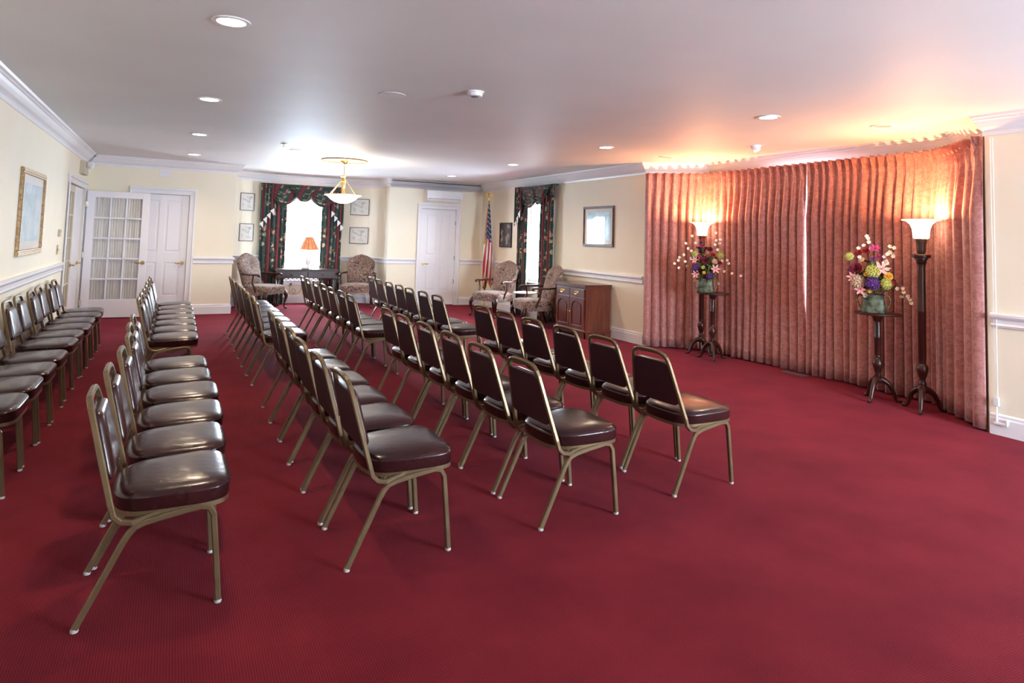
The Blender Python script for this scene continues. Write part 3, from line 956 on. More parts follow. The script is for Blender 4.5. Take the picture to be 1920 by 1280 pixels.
# floor vent under the curtain gap
t = thing('floor_vent', 'brown metal floor vent at the foot of the rose curtain gap', 'vent', (6.47, 5.28, 0))
mb = MB().box(-0.055, 0.055, -0.16, 0.16, 0.0, 0.006, 0.002)
M['bronze'] = mat('bronze_metal', (0.10, 0.06, 0.04), 0.4, metal=0.5); noisy(M['bronze'], (0.08, 0.05, 0.03), (0.12, 0.07, 0.05), 20, 2)
mb.build('frame', M['bronze'], t)
mb = MB()
for k in range(15):
    mb.box(-0.042, 0.042, -0.148 + k * 0.0205, -0.140 + k * 0.0205, 0.006, 0.009)
mb.build('grille', M['greyplastic'], t)

# ------------------------------------------------------------------ torch lamps and plant stands


def tripod_legs(parent, z_top, r_out, start, n=3):
    for k in range(n):
        a = start + 2 * PI * k / n; ca, sa = math.cos(a), math.sin(a)
        prof = [(0.022, z_top, 0.030), (0.055, z_top - 0.012, 0.028), (0.095, z_top - 0.045, 0.024), (0.125, z_top - 0.10, 0.020), (0.145, z_top - 0.16, 0.016),
                (r_out - 0.025, 0.022, 0.014), (r_out, 0.014, 0.020), (r_out + 0.022, 0.010, 0.010)]
        pts = smooth_path([(p[0] * ca, p[0] * sa, max(p[1], 0.012)) for p in prof], 3)
        rad = []
        for i in range(len(pts)):
            f = i / 3; j = min(int(f), len(prof) - 2); rad.append(max(0.008, prof[j][2] + (prof[j + 1][2] - prof[j][2]) * (f - j)))
        pts = [Vector((p.x, p.y, max(p.z, rad[i] * 0.95))) for i, p in enumerate(pts)]
        MB().tube(pts, rad, 10).build('leg', M['wood'], parent)


def torchiere(loc, rz, label):
    t = thing('torchiere_lamp', label, 'floor lamp', loc, 0, 'torch lamps by the rose curtains')
    MB().lathe([(0.03, 0.16), (0.040, 0.17), (0.043, 0.21), (0.030, 0.235), (0.034, 0.245), (0.024, 0.27), (0.024, 0.29), (0.036, 0.32), (0.047, 0.365), (0.049, 0.395), (0.038, 0.42), (0.030, 0.43), (0.034, 0.44), (0.030, 0.452),
                (0.033, 0.46), (0.034, 0.90), (0.036, 0.905), (0.036, 0.915), (0.033, 0.92), (0.032, 1.325), (0.038, 1.330), (0.038, 1.338), (0.034, 1.342), (0.042, 1.350), (0.044, 1.378), (0.056, 1.386), (0.056, 1.396), (0.078, 1.404), (0.080, 1.426), (0.074, 1.432), (0.03, 1.434)], segs=24).build('column', M['wood'], t)
    tripod_legs(t, 0.20, 0.185, rz)
    MB().lathe([(0.025, 1.434), (0.036, 1.45), (0.040, 1.48), (0.040, 1.52), (0.044, 1.54), (0.052, 1.575), (0.046, 1.585)], segs=18, caps=True).build('lamp_socket', M['bronze'], t)
    MB().lathe([(0.052, 1.577), (0.066, 1.585), (0.068, 1.62), (0.074, 1.67), (0.090, 1.71), (0.118, 1.738), (0.136, 1.748), (0.130, 1.752), (0.112, 1.744), (0.086, 1.716), (0.070, 1.675), (0.063, 1.62), (0.060, 1.592)], segs=32, caps=False).build('glass_shade', M['torch'], t)
    MB().tube([(0.145 * math.cos(a), 0.145 * math.sin(a), 1.752) for a in [2 * PI * k / 40 for k in range(40)]], 1, flat=(0.014, 0.005), closed=True, up=(0, 0, 1)).build('shade_rim', M['rim'], t)
    light('lamp_bulb', 'POINT', (0, 0, 1.728), P_TORCH, LAMP_WARM, t, shadow_soft_size=0.035)
    return t


LAMP2 = (6.20, 3.668, 0); LAMP1 = (6.34, 6.66, 0); STAND2 = (6.19, 4.09, 0); STAND1 = (6.22, 6.33, 0)
torchiere(LAMP2, R(205), 'lit mahogany torch lamp with white glass bowl, nearest the right wall')
torchiere(LAMP1, R(150), 'lit mahogany torch lamp with white glass bowl, far left behind a bouquet')


def plant_stand(loc, rz, label, top_rz):
    t = thing('plant_stand', label, 'stand', loc, 0, 'tripod stands with bouquets')
    MB().lathe([(0.028, 0.17), (0.036, 0.18), (0.038, 0.205), (0.026, 0.225), (0.030, 0.24), (0.024, 0.26), (0.033, 0.29), (0.046, 0.335), (0.048, 0.365), (0.034, 0.40), (0.027, 0.41), (0.031, 0.42),
                (0.027, 0.43), (0.030, 0.44), (0.031, 0.60), (0.033, 0.605), (0.031, 0.61), (0.028, 0.76), (0.040, 0.772), (0.042, 0.79), (0.05, 0.80), (0.05, 0.826)], segs=24).build('column', M['wood'], t)
    tripod_legs(t, 0.205, 0.18, rz)
    # dished top with clipped corners
    out = []
    for i in range(48):
        a = 2 * PI * i / 48 + top_rz; b = a - top_rz
        r = 0.205 * (1 + 0.04 * math.cos(4 * b))
        out.append((r * math.cos(a), r * math.sin(a)))
    rings = []
    for k, z in ((0.9, 0.826), (0.985, 0.829), (1.0, 0.836), (1.0, 0.843), (0.985, 0.846), (0.95, 0.842), (0.9, 0.838)):
        rings.append([(x * k, y * k, z) for x, y in out])
    MB().loft(rings, True, True, True).build('tray_top', M['wood'], t)
    return t


plant_stand(STAND2, R(190), 'dark mahogany tripod stand in front of the nearer torch lamp', 0.3)
plant_stand(STAND1, R(232), 'dark mahogany tripod stand in front of the farther torch lamp', 0.3)

# flowers ----------------------------------------------------------
FC = {}


def fcol(n, c1, c2):
    m = mat(n, c1, 0.7); noisy(m, c1, c2, 60, 2); FC[n] = m
    return m


fcol('crimson_petals', (0.28, 0.008, 0.02), (0.42, 0.02, 0.03)); fcol('magenta_petals', (0.38, 0.02, 0.18), (0.5, 0.05, 0.26))
fcol('pink_petals', (0.72, 0.25, 0.28), (0.85, 0.55, 0.5)); fcol('purple_petals', (0.11, 0.03, 0.20), (0.22, 0.08, 0.32))
fcol('lime_petals', (0.50, 0.52, 0.10), (0.68, 0.66, 0.25)); fcol('yellow_petals', (0.75, 0.38, 0.04), (0.85, 0.6, 0.1))
fcol('white_petals', (0.85, 0.78, 0.62), (0.9, 0.85, 0.75)); fcol('dark_crimson_petals', (0.10, 0.003, 0.015), (0.22, 0.01, 0.03))
fcol('leaf_green', (0.03, 0.055, 0.012), (0.10, 0.13, 0.03)); fcol('stem_brown', (0.12, 0.07, 0.02), (0.22, 0.15, 0.05)); fcol('pale_petals', (0.62, 0.45, 0.32), (0.75, 0.6, 0.45))


def basis(n):
    n = Vector(n).normalized(); u = n.cross(Vector((0, 0, 1)));
    if u.length < 1e-3:
        u = Vector((1, 0, 0))
    u.normalize(); return u, n.cross(u).normalized(), n


def petal(mb, c, u, v, n, ang, L, W, cup, rg, r0=0.0, tip=1.0):
    d = u * math.cos(ang) + v * math.sin(ang); sd = u * -math.sin(ang) + v * math.cos(ang)
    prof = [(0.0, 0.25), (0.3, 0.85), (0.6, 1.0), (0.85, 0.7 * tip), (1.0, 0.12)]
    vs = []
    for k, (t, w) in enumerate(prof):
        lift = cup * L * (t ** 1.6)
        base = c + d * (r0 + L * t) * math.sqrt(max(0.1, 1 - min(cup, 0.95) ** 2 * 0.5)) + n * lift
        for s in (-1, 0, 1):
            vs.append(base + sd * (W * w * s) + n * (abs(s) * 0.12 * W))
    fs = []
    for k in range(4):
        for s in (0, 1):
            a = k * 3 + s
            fs.append((a, a + 1, a + 4, a + 3))
    mb.add(vs, fs, True)


def rose_flower(parent, c, n, r, m, rg, name='rose'):
    u, v, w = basis(n); mb = MB(); c = Vector(c)
    for ring, (k, cup, L) in enumerate(((4, 1.3, 0.35), (6, 0.95, 0.6), (8, 0.55, 0.85), (9, 0.25, 1.0))):
        for i in range(k):
            petal(mb, c - w * (0.1 * r * ring), u, v, w, 2 * PI * (i + 0.37 * ring) / k + rg.uniform(-.1, .1), r * L, r * 0.42 * (0.6 + 0.15 * ring), cup, rg)
    return mb.build(name, m, parent)


def lily_flower(parent, c, n, r, m, rg, name='lily'):
    u, v, w = basis(n); mb = MB(); c = Vector(c)
    for i in range(6):
        petal(mb, c, u, v, w, 2 * PI * i / 6 + rg.uniform(-.06, .06), r * rg.uniform(0.95, 1.1), r * 0.21, 0.35, rg, tip=0.75)
    o = mb.build(name, m, parent)
    mb = MB()
    for i in range(5):
        a = 2 * PI * i / 5
        mb.tube([c, c + w * r * 0.4 + (u * math.cos(a) + v * math.sin(a)) * r * 0.18], 0.0018, 5)
    mb.build('stamens', FC['crimson_petals'], o)
    return o


def mum_flower(parent, c, n, r, m, rg, name='hydrangea', k=46, flat=0.75):
    u, v, w = basis(n); mb = MB(); c = Vector(c)
    for i in range(k):
        ph = math.acos(1 - 1.1 * (i + 0.5) / k); th = i * 2.39996
        d = (u * math.cos(th) + v * math.sin(th)) * math.sin(ph) + w * math.cos(ph) * flat
        uu, vv, ww = basis(d)
        for j in range(4):
            petal(mb, c + d * r * 0.78, uu, vv, ww, PI / 2 * j + th, r * 0.40, r * 0.13, 0.55, rg)
    mb.ball(c, r * 0.68, (1, 1, 0.8), 10, 6)
    return mb.build(name, m, parent)


def blossom(mb, c, n, r, rg):
    u, v, w = basis(n)
    for i in range(5):
        petal(mb, Vector(c), u, v, w, 2 * PI * i / 5, r, r * 0.38, 0.25, rg)


def spray(parent, pts, root, r, rg, view):
    """several small white blossoms on one arching stem"""
    o = parent
    for p in pts:
        mb = MB()
        blossom(mb, p, view + Vector((rg.uniform(-.4, .4), rg.uniform(-.4, .4), rg.uniform(-.2, .6))), r, rg)
        mb.build('blossom', FC['white_petals'], parent)
    path = smooth_path([root] + sorted(pts, key=lambda p: (p - root).length), 4)
    MB().tube(path, 0.0018, 5).build('stem', FC['stem_brown'], o)
    return o


M['verdigris'] = mat('aged_green_metal', (0.16, 0.19, 0.15), 0.5, metal=0.4); noisy(M['verdigris'], (0.022, 0.03, 0.018), (0.17, 0.19, 0.12), 22, 5, bump=0.4, bscale=60)
M['gilt_leaf'] = mat('gilt_scroll', (0.32, 0.22, 0.07), 0.45, metal=0.6); noisy(M['gilt_leaf'], (0.10, 0.09, 0.03), (0.45, 0.32, 0.10), 40, 4, bump=0.4, bscale=80)


def bouquet(stand, items, sprays, o0, sc, label, seed, planter_px, lean):
    rg = random.Random(seed)
    base = Vector((stand[0], stand[1], 0.8465))
    t = thing('flower_arrangement', label, 'flowers', base, 0, 'silk bouquets on the stands')
    view = Vector((-stand[0], -stand[1], 0)).normalized()
    side = Vector((-view.y, view.x, 0))     # towards the photo's right is -side or side
    if AX.dot(side) < 0:
        side = -side
    px0, px1 = planter_px
    c0 = beside(px0, px1, stand)
    pc = Vector((c0.x, c0.y, base.z)) - base
    # tapered four-sided bucket, wide side to the room
    rings = []
    for k, z in ((1.10, 0.0), (1.13, 0.005), (1.02, 0.10), (0.92, 0.165), (0.98, 0.175), (0.94, 0.178), (0.80, 0.17)):
        ring = []
        for i in range(28):
            a = 2 * PI * i / 28; e = 2 / 5
            u = math.copysign(abs(math.cos(a)) ** e, math.cos(a)); v = math.copysign(abs(math.sin(a)) ** e, math.sin(a))
            ring.append(pc + side * (u * 0.098 * k) + view * (v * 0.085 * k) + Vector((0, 0, z)))
        rings.append(ring)
    MB().loft(rings, True, True, True).build('planter', M['verdigris'], t)
    for sgn in (-1, 1):
        pts = smooth_path([pc + side * sgn * 0.082 + Vector((0, 0, 0.15)), pc + side * sgn * 0.125 + Vector((0, 0, 0.165)), pc + side * sgn * 0.142 + Vector((0, 0, 0.12)), pc + side * sgn * 0.118 + Vector((0, 0, 0.05)), pc + side * sgn * 0.084 + Vector((0, 0, 0.02))], 5)
        MB().tube(pts, 0.008, 8).build('handle', M['gilt_leaf'], t)
    heart = pc + Vector((0, 0, 0.30)) + side * lean
    mb = MB()
    core = pc + Vector((0, 0, 0.16))
    stems = MB()
    for (zx, zy, kind, r, mm) in items:
        p = beside(o0[0] + zx / sc, o0[1] + zy / sc, stand, toward=0.0) - base
        rr = r / sc / 185.0
        off = p - heart; lateral = off.dot(side)
        depth = max(0.0, 0.15 ** 2 - 0.35 * (off.length ** 2)) ** 0.5 if off.length < 0.25 else 0.02
        p = p + view * (depth * rg.uniform(0.75, 1.05))
        n = (view * 1.0 + off * 2.2 + Vector((0, 0, 0.25))).normalized()
        fn = {'rose': rose_flower, 'lily': lily_flower, 'mum': mum_flower}[kind]
        nm = {'rose': 'rose', 'lily': 'lily', 'mum': 'hydrangea'}[kind]
        fn(t, p, n, rr, FC[mm], rg, nm)
        stems.tube([core, p - n * 0.01], 0.0025, 5)
    # leaves around the heart
    lv = MB()
    for i in range(230):
        th = rg.uniform(0, 2 * PI); ph = rg.uniform(-0.6, 1.3)
        rad = rg.uniform(0.06, 0.20)
        d = (side * math.cos(th) + view * math.sin(th) * 0.8) * math.cos(ph) + Vector((0, 0, math.sin(ph)))
        c = heart + d * rad
        u, v, n = basis(d + Vector((rg.uniform(-.5, .5), rg.uniform(-.5, .5), rg.uniform(-.3, .5))))
        petal(lv, c, u, v, n, rg.uniform(0, 2 * PI), rg.uniform(0.05, 0.085), rg.uniform(0.012, 0.02), 0.2, rg)
    lv.build('foliage', FC['leaf_green'], t)
    stems.build('stems', FC['stem_brown'], t)
    for group in sprays:
        pts = [beside(o0[0] + a / sc, o0[1] + b / sc, stand, rg.uniform(0.0, 0.05)) - base for a, b in group]
        spray(t, pts, heart - Vector((0, 0, 0.08)), 0.021, rg, view)
    return t


B2 = [(350, 380, 'rose', 48, 'crimson_petals'), (455, 355, 'rose', 48, 'crimson_petals'), (575, 330, 'lily', 75, 'magenta_petals'), (640, 430, 'rose', 38, 'magenta_petals'), (548, 455, 'rose', 32, 'purple_petals'),
      (230, 430, 'mum', 55, 'lime_petals'), (320, 585, 'rose', 85, 'dark_crimson_petals'), (235, 605, 'rose', 32, 'purple_petals'), (545, 630, 'mum', 85, 'lime_petals'), (655, 600, 'lily', 105, 'pink_petals'),
      (350, 760, 'mum', 90, 'pale_petals'), (385, 860, 'lily', 75, 'pink_petals'), (540, 780, 'mum', 85, 'purple_petals'), (720, 790, 'mum', 70, 'lime_petals'), (750, 690, 'rose', 60, 'yellow_petals'), (800, 780, 'rose', 38, 'crimson_petals'),
      (440, 940, 'rose', 32, 'pale_petals'), (505, 880, 'rose', 28, 'yellow_petals'), (280, 700, 'lily', 70, 'pink_petals'), (455, 660, 'rose', 34, 'yellow_petals'), (400, 470, 'rose', 34, 'pale_petals')]
S2 = [[(465, 160), (480, 190), (490, 240), (510, 330)], [(425, 285), (355, 320), (365, 440)], [(770, 300), (830, 315), (770, 375), (810, 395), (740, 400)], [(700, 435), (720, 490), (735, 520), (815, 430), (690, 520)],
      [(865, 860), (945, 855), (955, 910), (930, 965)], [(1010, 965), (1035, 1005), (1055, 1055)], [(735, 600), (540, 525), (680, 870)]]
bouquet(STAND2, B2, S2, (1560, 420), 7.11, 'mixed bouquet with white blossom sprays in green metal planter, beside nearer torch lamp', 11, (1638, 560), 0.0)
B1 = [(248, 215, 'lily', 34, 'crimson_petals'), (236, 258, 'rose', 24, 'magenta_petals'), (302, 285, 'rose', 32, 'dark_crimson_petals'), (225, 345, 'rose', 20, 'magenta_petals'), (265, 375, 'rose', 42, 'dark_crimson_petals'),
      (180, 325, 'mum', 32, 'lime_petals'), (385, 335, 'mum', 34, 'lime_petals'), (185, 372, 'lily', 38, 'pink_petals'), (192, 482, 'lily', 42, 'pink_petals'), (345, 442, 'lily', 52, 'pink_petals'), (340, 385, 'mum', 30, 'pale_petals'),
      (190, 430, 'mum', 36, 'purple_petals'), (302, 495, 'mum', 38, 'purple_petals'), (257, 468, 'rose', 18, 'yellow_petals'), (250, 428, 'rose', 20, 'lime_petals'), (385, 392, 'rose', 22, 'crimson_petals'), (112, 450, 'rose', 14, 'crimson_petals'),
      (330, 330, 'rose', 26, 'crimson_petals'), (372, 560, 'rose', 14, 'pale_petals')]
S1 = [[(155, 300), (130, 280), (110, 240)], [(150, 360), (95, 330), (60, 350)], [(105, 385), (50, 375), (20, 400)], [(55, 435), (120, 420)], [(345, 250), (350, 155), (355, 215), (380, 240)], [(365, 290), (385, 210)],
      [(420, 465), (480, 480), (550, 500)], [(400, 380), (440, 375), (455, 400)], [(160, 180), (190, 235)]]
bouquet(STAND1, B1, S1, (1260, 400), 4.264, 'mixed bouquet with pink lilies in green metal planter, in front of farther torch lamp', 12, (1323, 535), 0.0)

# ------------------------------------------------------------------ ceiling fittings
lbls = {(0, 0): 'lit recessed downlight, nearest the camera of the left line', (0, 1): 'lit recessed downlight, second from the camera in the left line', (0, 2): 'lit recessed downlight, third from the camera in the left line', (0, 3): 'lit recessed downlight, farthest of the left line',
        (1, 0): 'lit recessed downlight, nearest the camera of the right line', (1, 1): 'lit recessed downlight, second from the camera in the right line', (1, 2): 'lit recessed downlight, third from the camera in the right line', (1, 3): 'lit recessed downlight, farthest of the right line, near the flag'}
for li, (x, ys) in enumerate(((0.22, (3.85, 6.30, 8.75, 11.2)), (4.64, (4.07, 6.53, 8.99, 11.53)))):
    for k, y in enumerate(ys):
        t = thing('recessed_downlight', lbls[(li, k)], 'ceiling light', (x, y, CEIL), 0, 'lit downlights in two lines')
        MB().tube([(0.088 * math.cos(a), 0.088 * math.sin(a), -0.004) for a in [2 * PI * q / 32 for q in range(32)]], 1, flat=(0.013, 0.004), closed=True, up=(0, 0, 1)).build('trim_ring', M['plastic'], t)
        MB().lathe([(0.077, -0.0035), (0.077, -0.0015)], segs=32).build('lens', M['lens'], t)
        light('downlight_bulb', 'SPOT', (0, 0, -0.012), P_DOWN, (1.0, 0.78, 0.55), t, spot_size=R(150), spot_blend=0.9, shadow_soft_size=0.07)
for (x, y, lb) in ((1.53, 5.16, 'flat white round blank plate on ceiling left of the smoke detector'), (1.49, 9.52, 'flat white round blank plate on ceiling nearer the pendant lamp')):
    o = MB().lathe([(0.10, -0.006), (0.108, -0.004), (0.11, -0.0005)], (x, y, CEIL), 32).build('ceiling_plate', M['ceil'])
    tag(o, lb, 'ceiling plate')
t = thing('smoke_detector', 'round white smoke detector on ceiling above the middle chair rows', 'smoke detector', (2.05, 4.66, CEIL))
MB().lathe([(0.045, -0.042), (0.056, -0.038), (0.062, -0.012), (0.070, -0.010), (0.070, -0.001)], segs=28).build('housing', M['plastic'], t)
MB().lathe([(0.030, -0.046), (0.034, -0.043), (0.034, -0.040)], segs=20).build('vent_ring', M['greyplastic'], t)
t = thing('sprinkler_head', 'small sprinkler head on ceiling near the alcove, left of the pendant', 'sprinkler', (1.23, 8.94, CEIL))
MB().lathe([(0.045, -0.008), (0.05, -0.001)], segs=20).build('flange', M['chrome'], t)
MB().lathe([(0.012, -0.045), (0.014, -0.008)], segs=10).lathe([(0.028, -0.050), (0.028, -0.046)], segs=16).build('deflector', M['chrome'], t)
for (x, y, lb) in ((5.79, 3.77, 'unlit recessed light over the curtained bay, nearest the camera'), (5.80, 6.78, 'unlit recessed light over the curtained bay, farthest from the camera')):
    t = thing('recessed_downlight', lb, 'ceiling light', (x, y, CEIL), 0, 'unlit fittings over the bay')
    MB().tube([(0.088 * math.cos(a), 0.088 * math.sin(a), -0.004) for a in [2 * PI * q / 32 for q in range(32)]], 1, flat=(0.013, 0.004), closed=True, up=(0, 0, 1)).build('trim_ring', M['plastic'], t)
    MB().lathe([(0.076, -0.003), (0.076, -0.001)], segs=28).build('lens', M['beigeplastic'], t)
t = thing('eyeball_light', 'unlit swivel eyeball light over the middle of the curtained bay', 'ceiling light', (5.84, 5.30, CEIL), 0, 'unlit fittings over the bay')
MB().lathe([(0.095, -0.006), (0.105, -0.001)], segs=28).build('trim_ring', M['plastic'], t)
MB().ball((0.0, 0.0, -0.012), 0.058, (1, 1, 0.9), 20, 12).build('eyeball', M['plastic'], t)
MB().lathe([(0.035, 0.0), (0.035, 0.012)], segs=18, M=Matrix.Translation((0.035, 0.01, -0.058)) @ Matrix.Rotation(R(-40), 4, 'Y')).build('lens', M['bowl'], t)  # lens glows through the emissive bowl material although the fitting is off

# pendant bowl
PX, PY = 2.34, 10.32
t = thing('pendant_lamp', 'lit white bowl pendant with brass column and rods in the alcove end', 'pendant lamp', (PX, PY, 0))
M['old_gold'] = mat('old_gold_moulding', (0.30, 0.20, 0.08), 0.5); noisy(M['old_gold'], (0.26, 0.17, 0.06), (0.34, 0.23, 0.10), 20, 2)
MB().tube([(0.35 * math.cos(a), 0.35 * math.sin(a), CEIL - 0.010) for a in [2 * PI * q / 64 for q in range(64)]], 1, flat=(0.010, 0.010), closed=True, up=(0, 0, 1)).build('ceiling_ring', M['old_gold'], t)
MB().lathe([(0.025, 2.55), (0.06, 2.565), (0.065, 2.59), (0.062, CEIL - 0.001)], segs=24).tube([(0, 0, 2.38), (0, 0, 2.56)], 0.006, 8).build('canopy', M['brass'], t)
MB().lathe([(0.03, 2.375), (0.048, 2.365), (0.050, 2.35), (0.034, 2.335), (0.036, 2.30), (0.030, 2.285), (0.036, 2.27), (0.030, 2.26), (0.028, 2.09), (0.034, 2.075)], segs=20).build('column', M['brass'], t)
mb = MB()
for k in range(6):
    a = 2 * PI * k / 6 + 0.25
    mb.tube([(0.03 * math.cos(a), 0.03 * math.sin(a), 2.30), (0.225 * math.cos(a), 0.225 * math.sin(a), 2.065)], 0.0035, 6)
mb.build('rods', M['brass'], t)
MB().tube([(0.235 * math.cos(a), 0.235 * math.sin(a), 2.058) for a in [2 * PI * q / 48 for q in range(48)]], 1, flat=(0.010, 0.012), closed=True, up=(0, 0, 1)).build('bowl_ring', M['brass'], t)
MB().lathe([(0.005, 1.925), (0.06, 1.930), (0.13, 1.952), (0.19, 1.99), (0.235, 2.035), (0.262, 2.05), (0.285, 2.052), (0.282, 2.058), (0.235, 2.046), (0.18, 2.0), (0.10, 1.955), (0.005, 1.945)], segs=48, caps=False).build('bowl', M['bowl'], t)
light('pendant_bulb', 'POINT', (0.10, 0, 2.03), P_PEND, (1.0, 0.86, 0.68), t, shadow_soft_size=0.05)

# ------------------------------------------------------------------ wall fittings
# air conditioner over door_2
t = thing('air_conditioner', 'white split air conditioner above the right-hand far door', 'air conditioner', (5.06, YFR, 2.17))
prof = [(0.0, 0.0), (0.12, 0.0), (0.175, 0.03), (0.205, 0.075), (0.21, 0.14), (0.20, 0.235), (0.17, 0.262), (0.0, 0.262)]
MB().prism(prof, lambda y, z, d: (d, -y, z), -0.40, 0.40).build('housing', M['plastic'], t)
MB().prism([(0.130, 0.004), (0.178, 0.028), (0.209, 0.075), (0.213, 0.072), (0.182, 0.022), (0.132, -0.004)], lambda y, z, d: (d, -y, z), -0.33, 0.33).build('louvre', M['plastic'], t)
MB().prism([(0.188, 0.055), (0.212, 0.070), (0.212, 0.078), (0.186, 0.063)], lambda y, z, d: (d, -y, z), -0.345, 0.345).build('air_slot', M['greyplastic'], t)
# wall vent over the closet door
t = thing('wall_vent', 'small square white vent high on far wall above the closet door', 'vent', (-0.175, YFL, 2.375))
MB().box(-0.085, 0.085, -0.006, 0, -0.055, 0.055, 0.002).build('frame', M['trim'], t)
mb = MB()
for k in range(6):
    mb.box(-0.068, 0.068, -0.010, -0.006, -0.040 + k * 0.0145, -0.032 + k * 0.0145, 0.001)
mb.build('slats', M['trim'], t)
# emergency light
t = thing('emergency_light', 'beige twin-head emergency light high on left wall by the corner', 'emergency light', (WL, 11.65, 2.32), R(0))
MB().box(0, 0.07, -0.20, 0.20, -0.10, 0.10, 0.008).build('housing', M['beigeplastic'], t)
for s in (-1, 1):
    MB().lathe([(0.02, 0), (0.05, 0.03), (0.058, 0.06), (0.05, 0.062)], segs=18, M=Matrix.Translation((0.075, s * 0.11, 0.06)) @ Matrix.Rotation(R(105), 4, 'Y') @ Matrix.Rotation(R(s * 20), 4, 'X')).build('lamp_head', M['plastic'], t)
# switches on the left wall
t = thing('light_switch', 'brass-plated double light switch on left wall left of the doorway', 'light switch', (WL, 9.86, 1.15))
MB().box(0, 0.006, -0.06, 0.06, -0.06, 0.06, 0.002).build('plate', M['brass'], t)
for s in (-1, 1):
    MB().box(0.006, 0.016, s * 0.025 - 0.005, s * 0.025 + 0.005, -0.012, 0.012, 0.002).build('toggle', M['beigeplastic'], t)
t = thing('thermostat', 'beige thermostat on left wall above the light switch', 'thermostat', (WL, 9.86, 1.36))
MB().box(0, 0.028, -0.04, 0.04, -0.045, 0.045, 0.005).build('housing', M['beigeplastic'], t)
MB().box(0.028, 0.030, -0.022, 0.022, 0.005, 0.028).build('screen', M['greyplastic'], t)
# outlet with plug and cord under the desk, floor register on the alcove baseboard
wy = 14.07
t = thing('wall_outlet', 'wall outlet with brown plug and looped cord under the desk', 'outlet', (2.205, 14.062, 0.40))
MB().box(-0.04, 0.04, -0.006, 0, -0.06, 0.06, 0.002).build('plate', M['beigeplastic'], t)
MB().box(-0.02, 0.02, -0.04, -0.006, -0.035, 0.01, 0.004).build('plug', M['bronze'], t)
MB().tube(smooth_path([(0, -0.035, -0.03), (-0.02, -0.05, -0.12), (-0.01, -0.05, -0.20), (0.06, -0.05, -0.22), (0.10, -0.05, -0.15), (0.05, -0.05, -0.10), (0.02, -0.05, -0.16), (0.10, -0.05, -0.22), (0.2, -0.06, -0.12), (0.24, -0.08, 0.1)], 5), 0.0035, 6).build('cord', M['bronze'], t)
t = thing('wall_register', 'small white vent grille on the alcove baseboard below the desk', 'vent', (2.02, 14.04, 0.03))
MB().box(-0.12, 0.12, -0.008, 0, 0, 0.10, 0.002).build('frame', M['beigeplastic'], t)
mb = MB()
for k in range(10):
    mb.box(-0.10 + k * 0.021, -0.092 + k * 0.021, -0.011, -0.008, 0.015, 0.085)
mb.build('grille', M['greyplastic'], t)


# ------------------------------------------------------------------ pictures
def picture(name, label, Mx, w, h, fw, fmat, board, artm, aw, ah, depth=0.025, group=None, art_shift=(0, 0)):
    t = thing(name, label, 'picture', (0, 0, 0), 0, group)
    t.matrix_world = Mx
    mb = MB()
    for a, b, c0, c1 in ((-w / 2, w / 2, h / 2 - fw, h / 2), (-w / 2, w / 2, -h / 2, -h / 2 + fw), (-w / 2, -w / 2 + fw, -h / 2 + fw, h / 2 - fw), (w / 2 - fw, w / 2, -h / 2 + fw, h / 2 - fw)):
        mb.box(a, b, 0.0, depth, c0, c1, min(0.004, fw * 0.3))
        if fw > 0.02:
            ins = fw * 0.30
            mb.box(a + (ins if b - a < 2 * fw + .001 else 0), b - (ins if b - a < 2 * fw + .001 else 0), depth, depth + 0.006, c0 + (ins if c1 - c0 < fw * 1.01 else 0), c1 - (ins if c1 - c0 < fw * 1.01 else 0), 0.003)
    mb.build('frame', fmat, t)
    MB().box(-w / 2 + fw, w / 2 - fw, 0.004, 0.010, -h / 2 + fw, h / 2 - fw).build('mat_board', board, t)
    MB().box(-aw / 2 + art_shift[0], aw / 2 + art_shift[0], 0.010, 0.0115, -ah / 2 + art_shift[1], ah / 2 + art_shift[1]).build('print', artm, t)
    return t


def wall_frame(p, d, n):
    return Matrix(((d[0], n[0], 0, p[0]), (d[1], n[1], 0, p[1]), (0, 0, 1, p[2]), (0, 0, 0, 1)))


picture('framed_picture', 'large gilt-framed pale blue print on the left wall above the chairs', wall_frame((WL, 7.98, 1.575), (0, 1), (1, 0)) , 1.20, 0.83, 0.055, M['gilt'], M['mat_board'], M['blueart'], 0.92, 0.56)
picture('framed_picture', 'dark-framed sepia portrait between the flag and the right window', wall_frame((WR, 11.89, 1.525), (0, 1), (-1, 0)), 0.53, 0.50, 0.03, M['blackframe'], M['darkart'], M['darkart'], 0.36, 0.36)
picture('framed_picture', 'brown-framed blue landscape print on right wall above the cabinet', wall_frame((WR, 8.635, 1.695), (0, 1), (-1, 0)), 0.84, 0.64, 0.038, M['walnut'], M['mat_board'], M['tealart'], 0.64, 0.44)


def arc_at(az):
    """point and frame where the ray of azimuth az meets the bowed wall"""
    for a, b in zip(ARC[:-1], ARC[1:]):
        fa, fb = a[0] - az * a[1], b[0] - az * b[1]
        if fa * fb <= 0 and fa != fb:
            k = fa / (fa - fb); p = (a[0] + (b[0] - a[0]) * k, a[1] + (b[1] - a[1]) * k)
            d = Vector((a[0] - b[0], a[1] - b[1])).normalized()
            return p, d
    return None


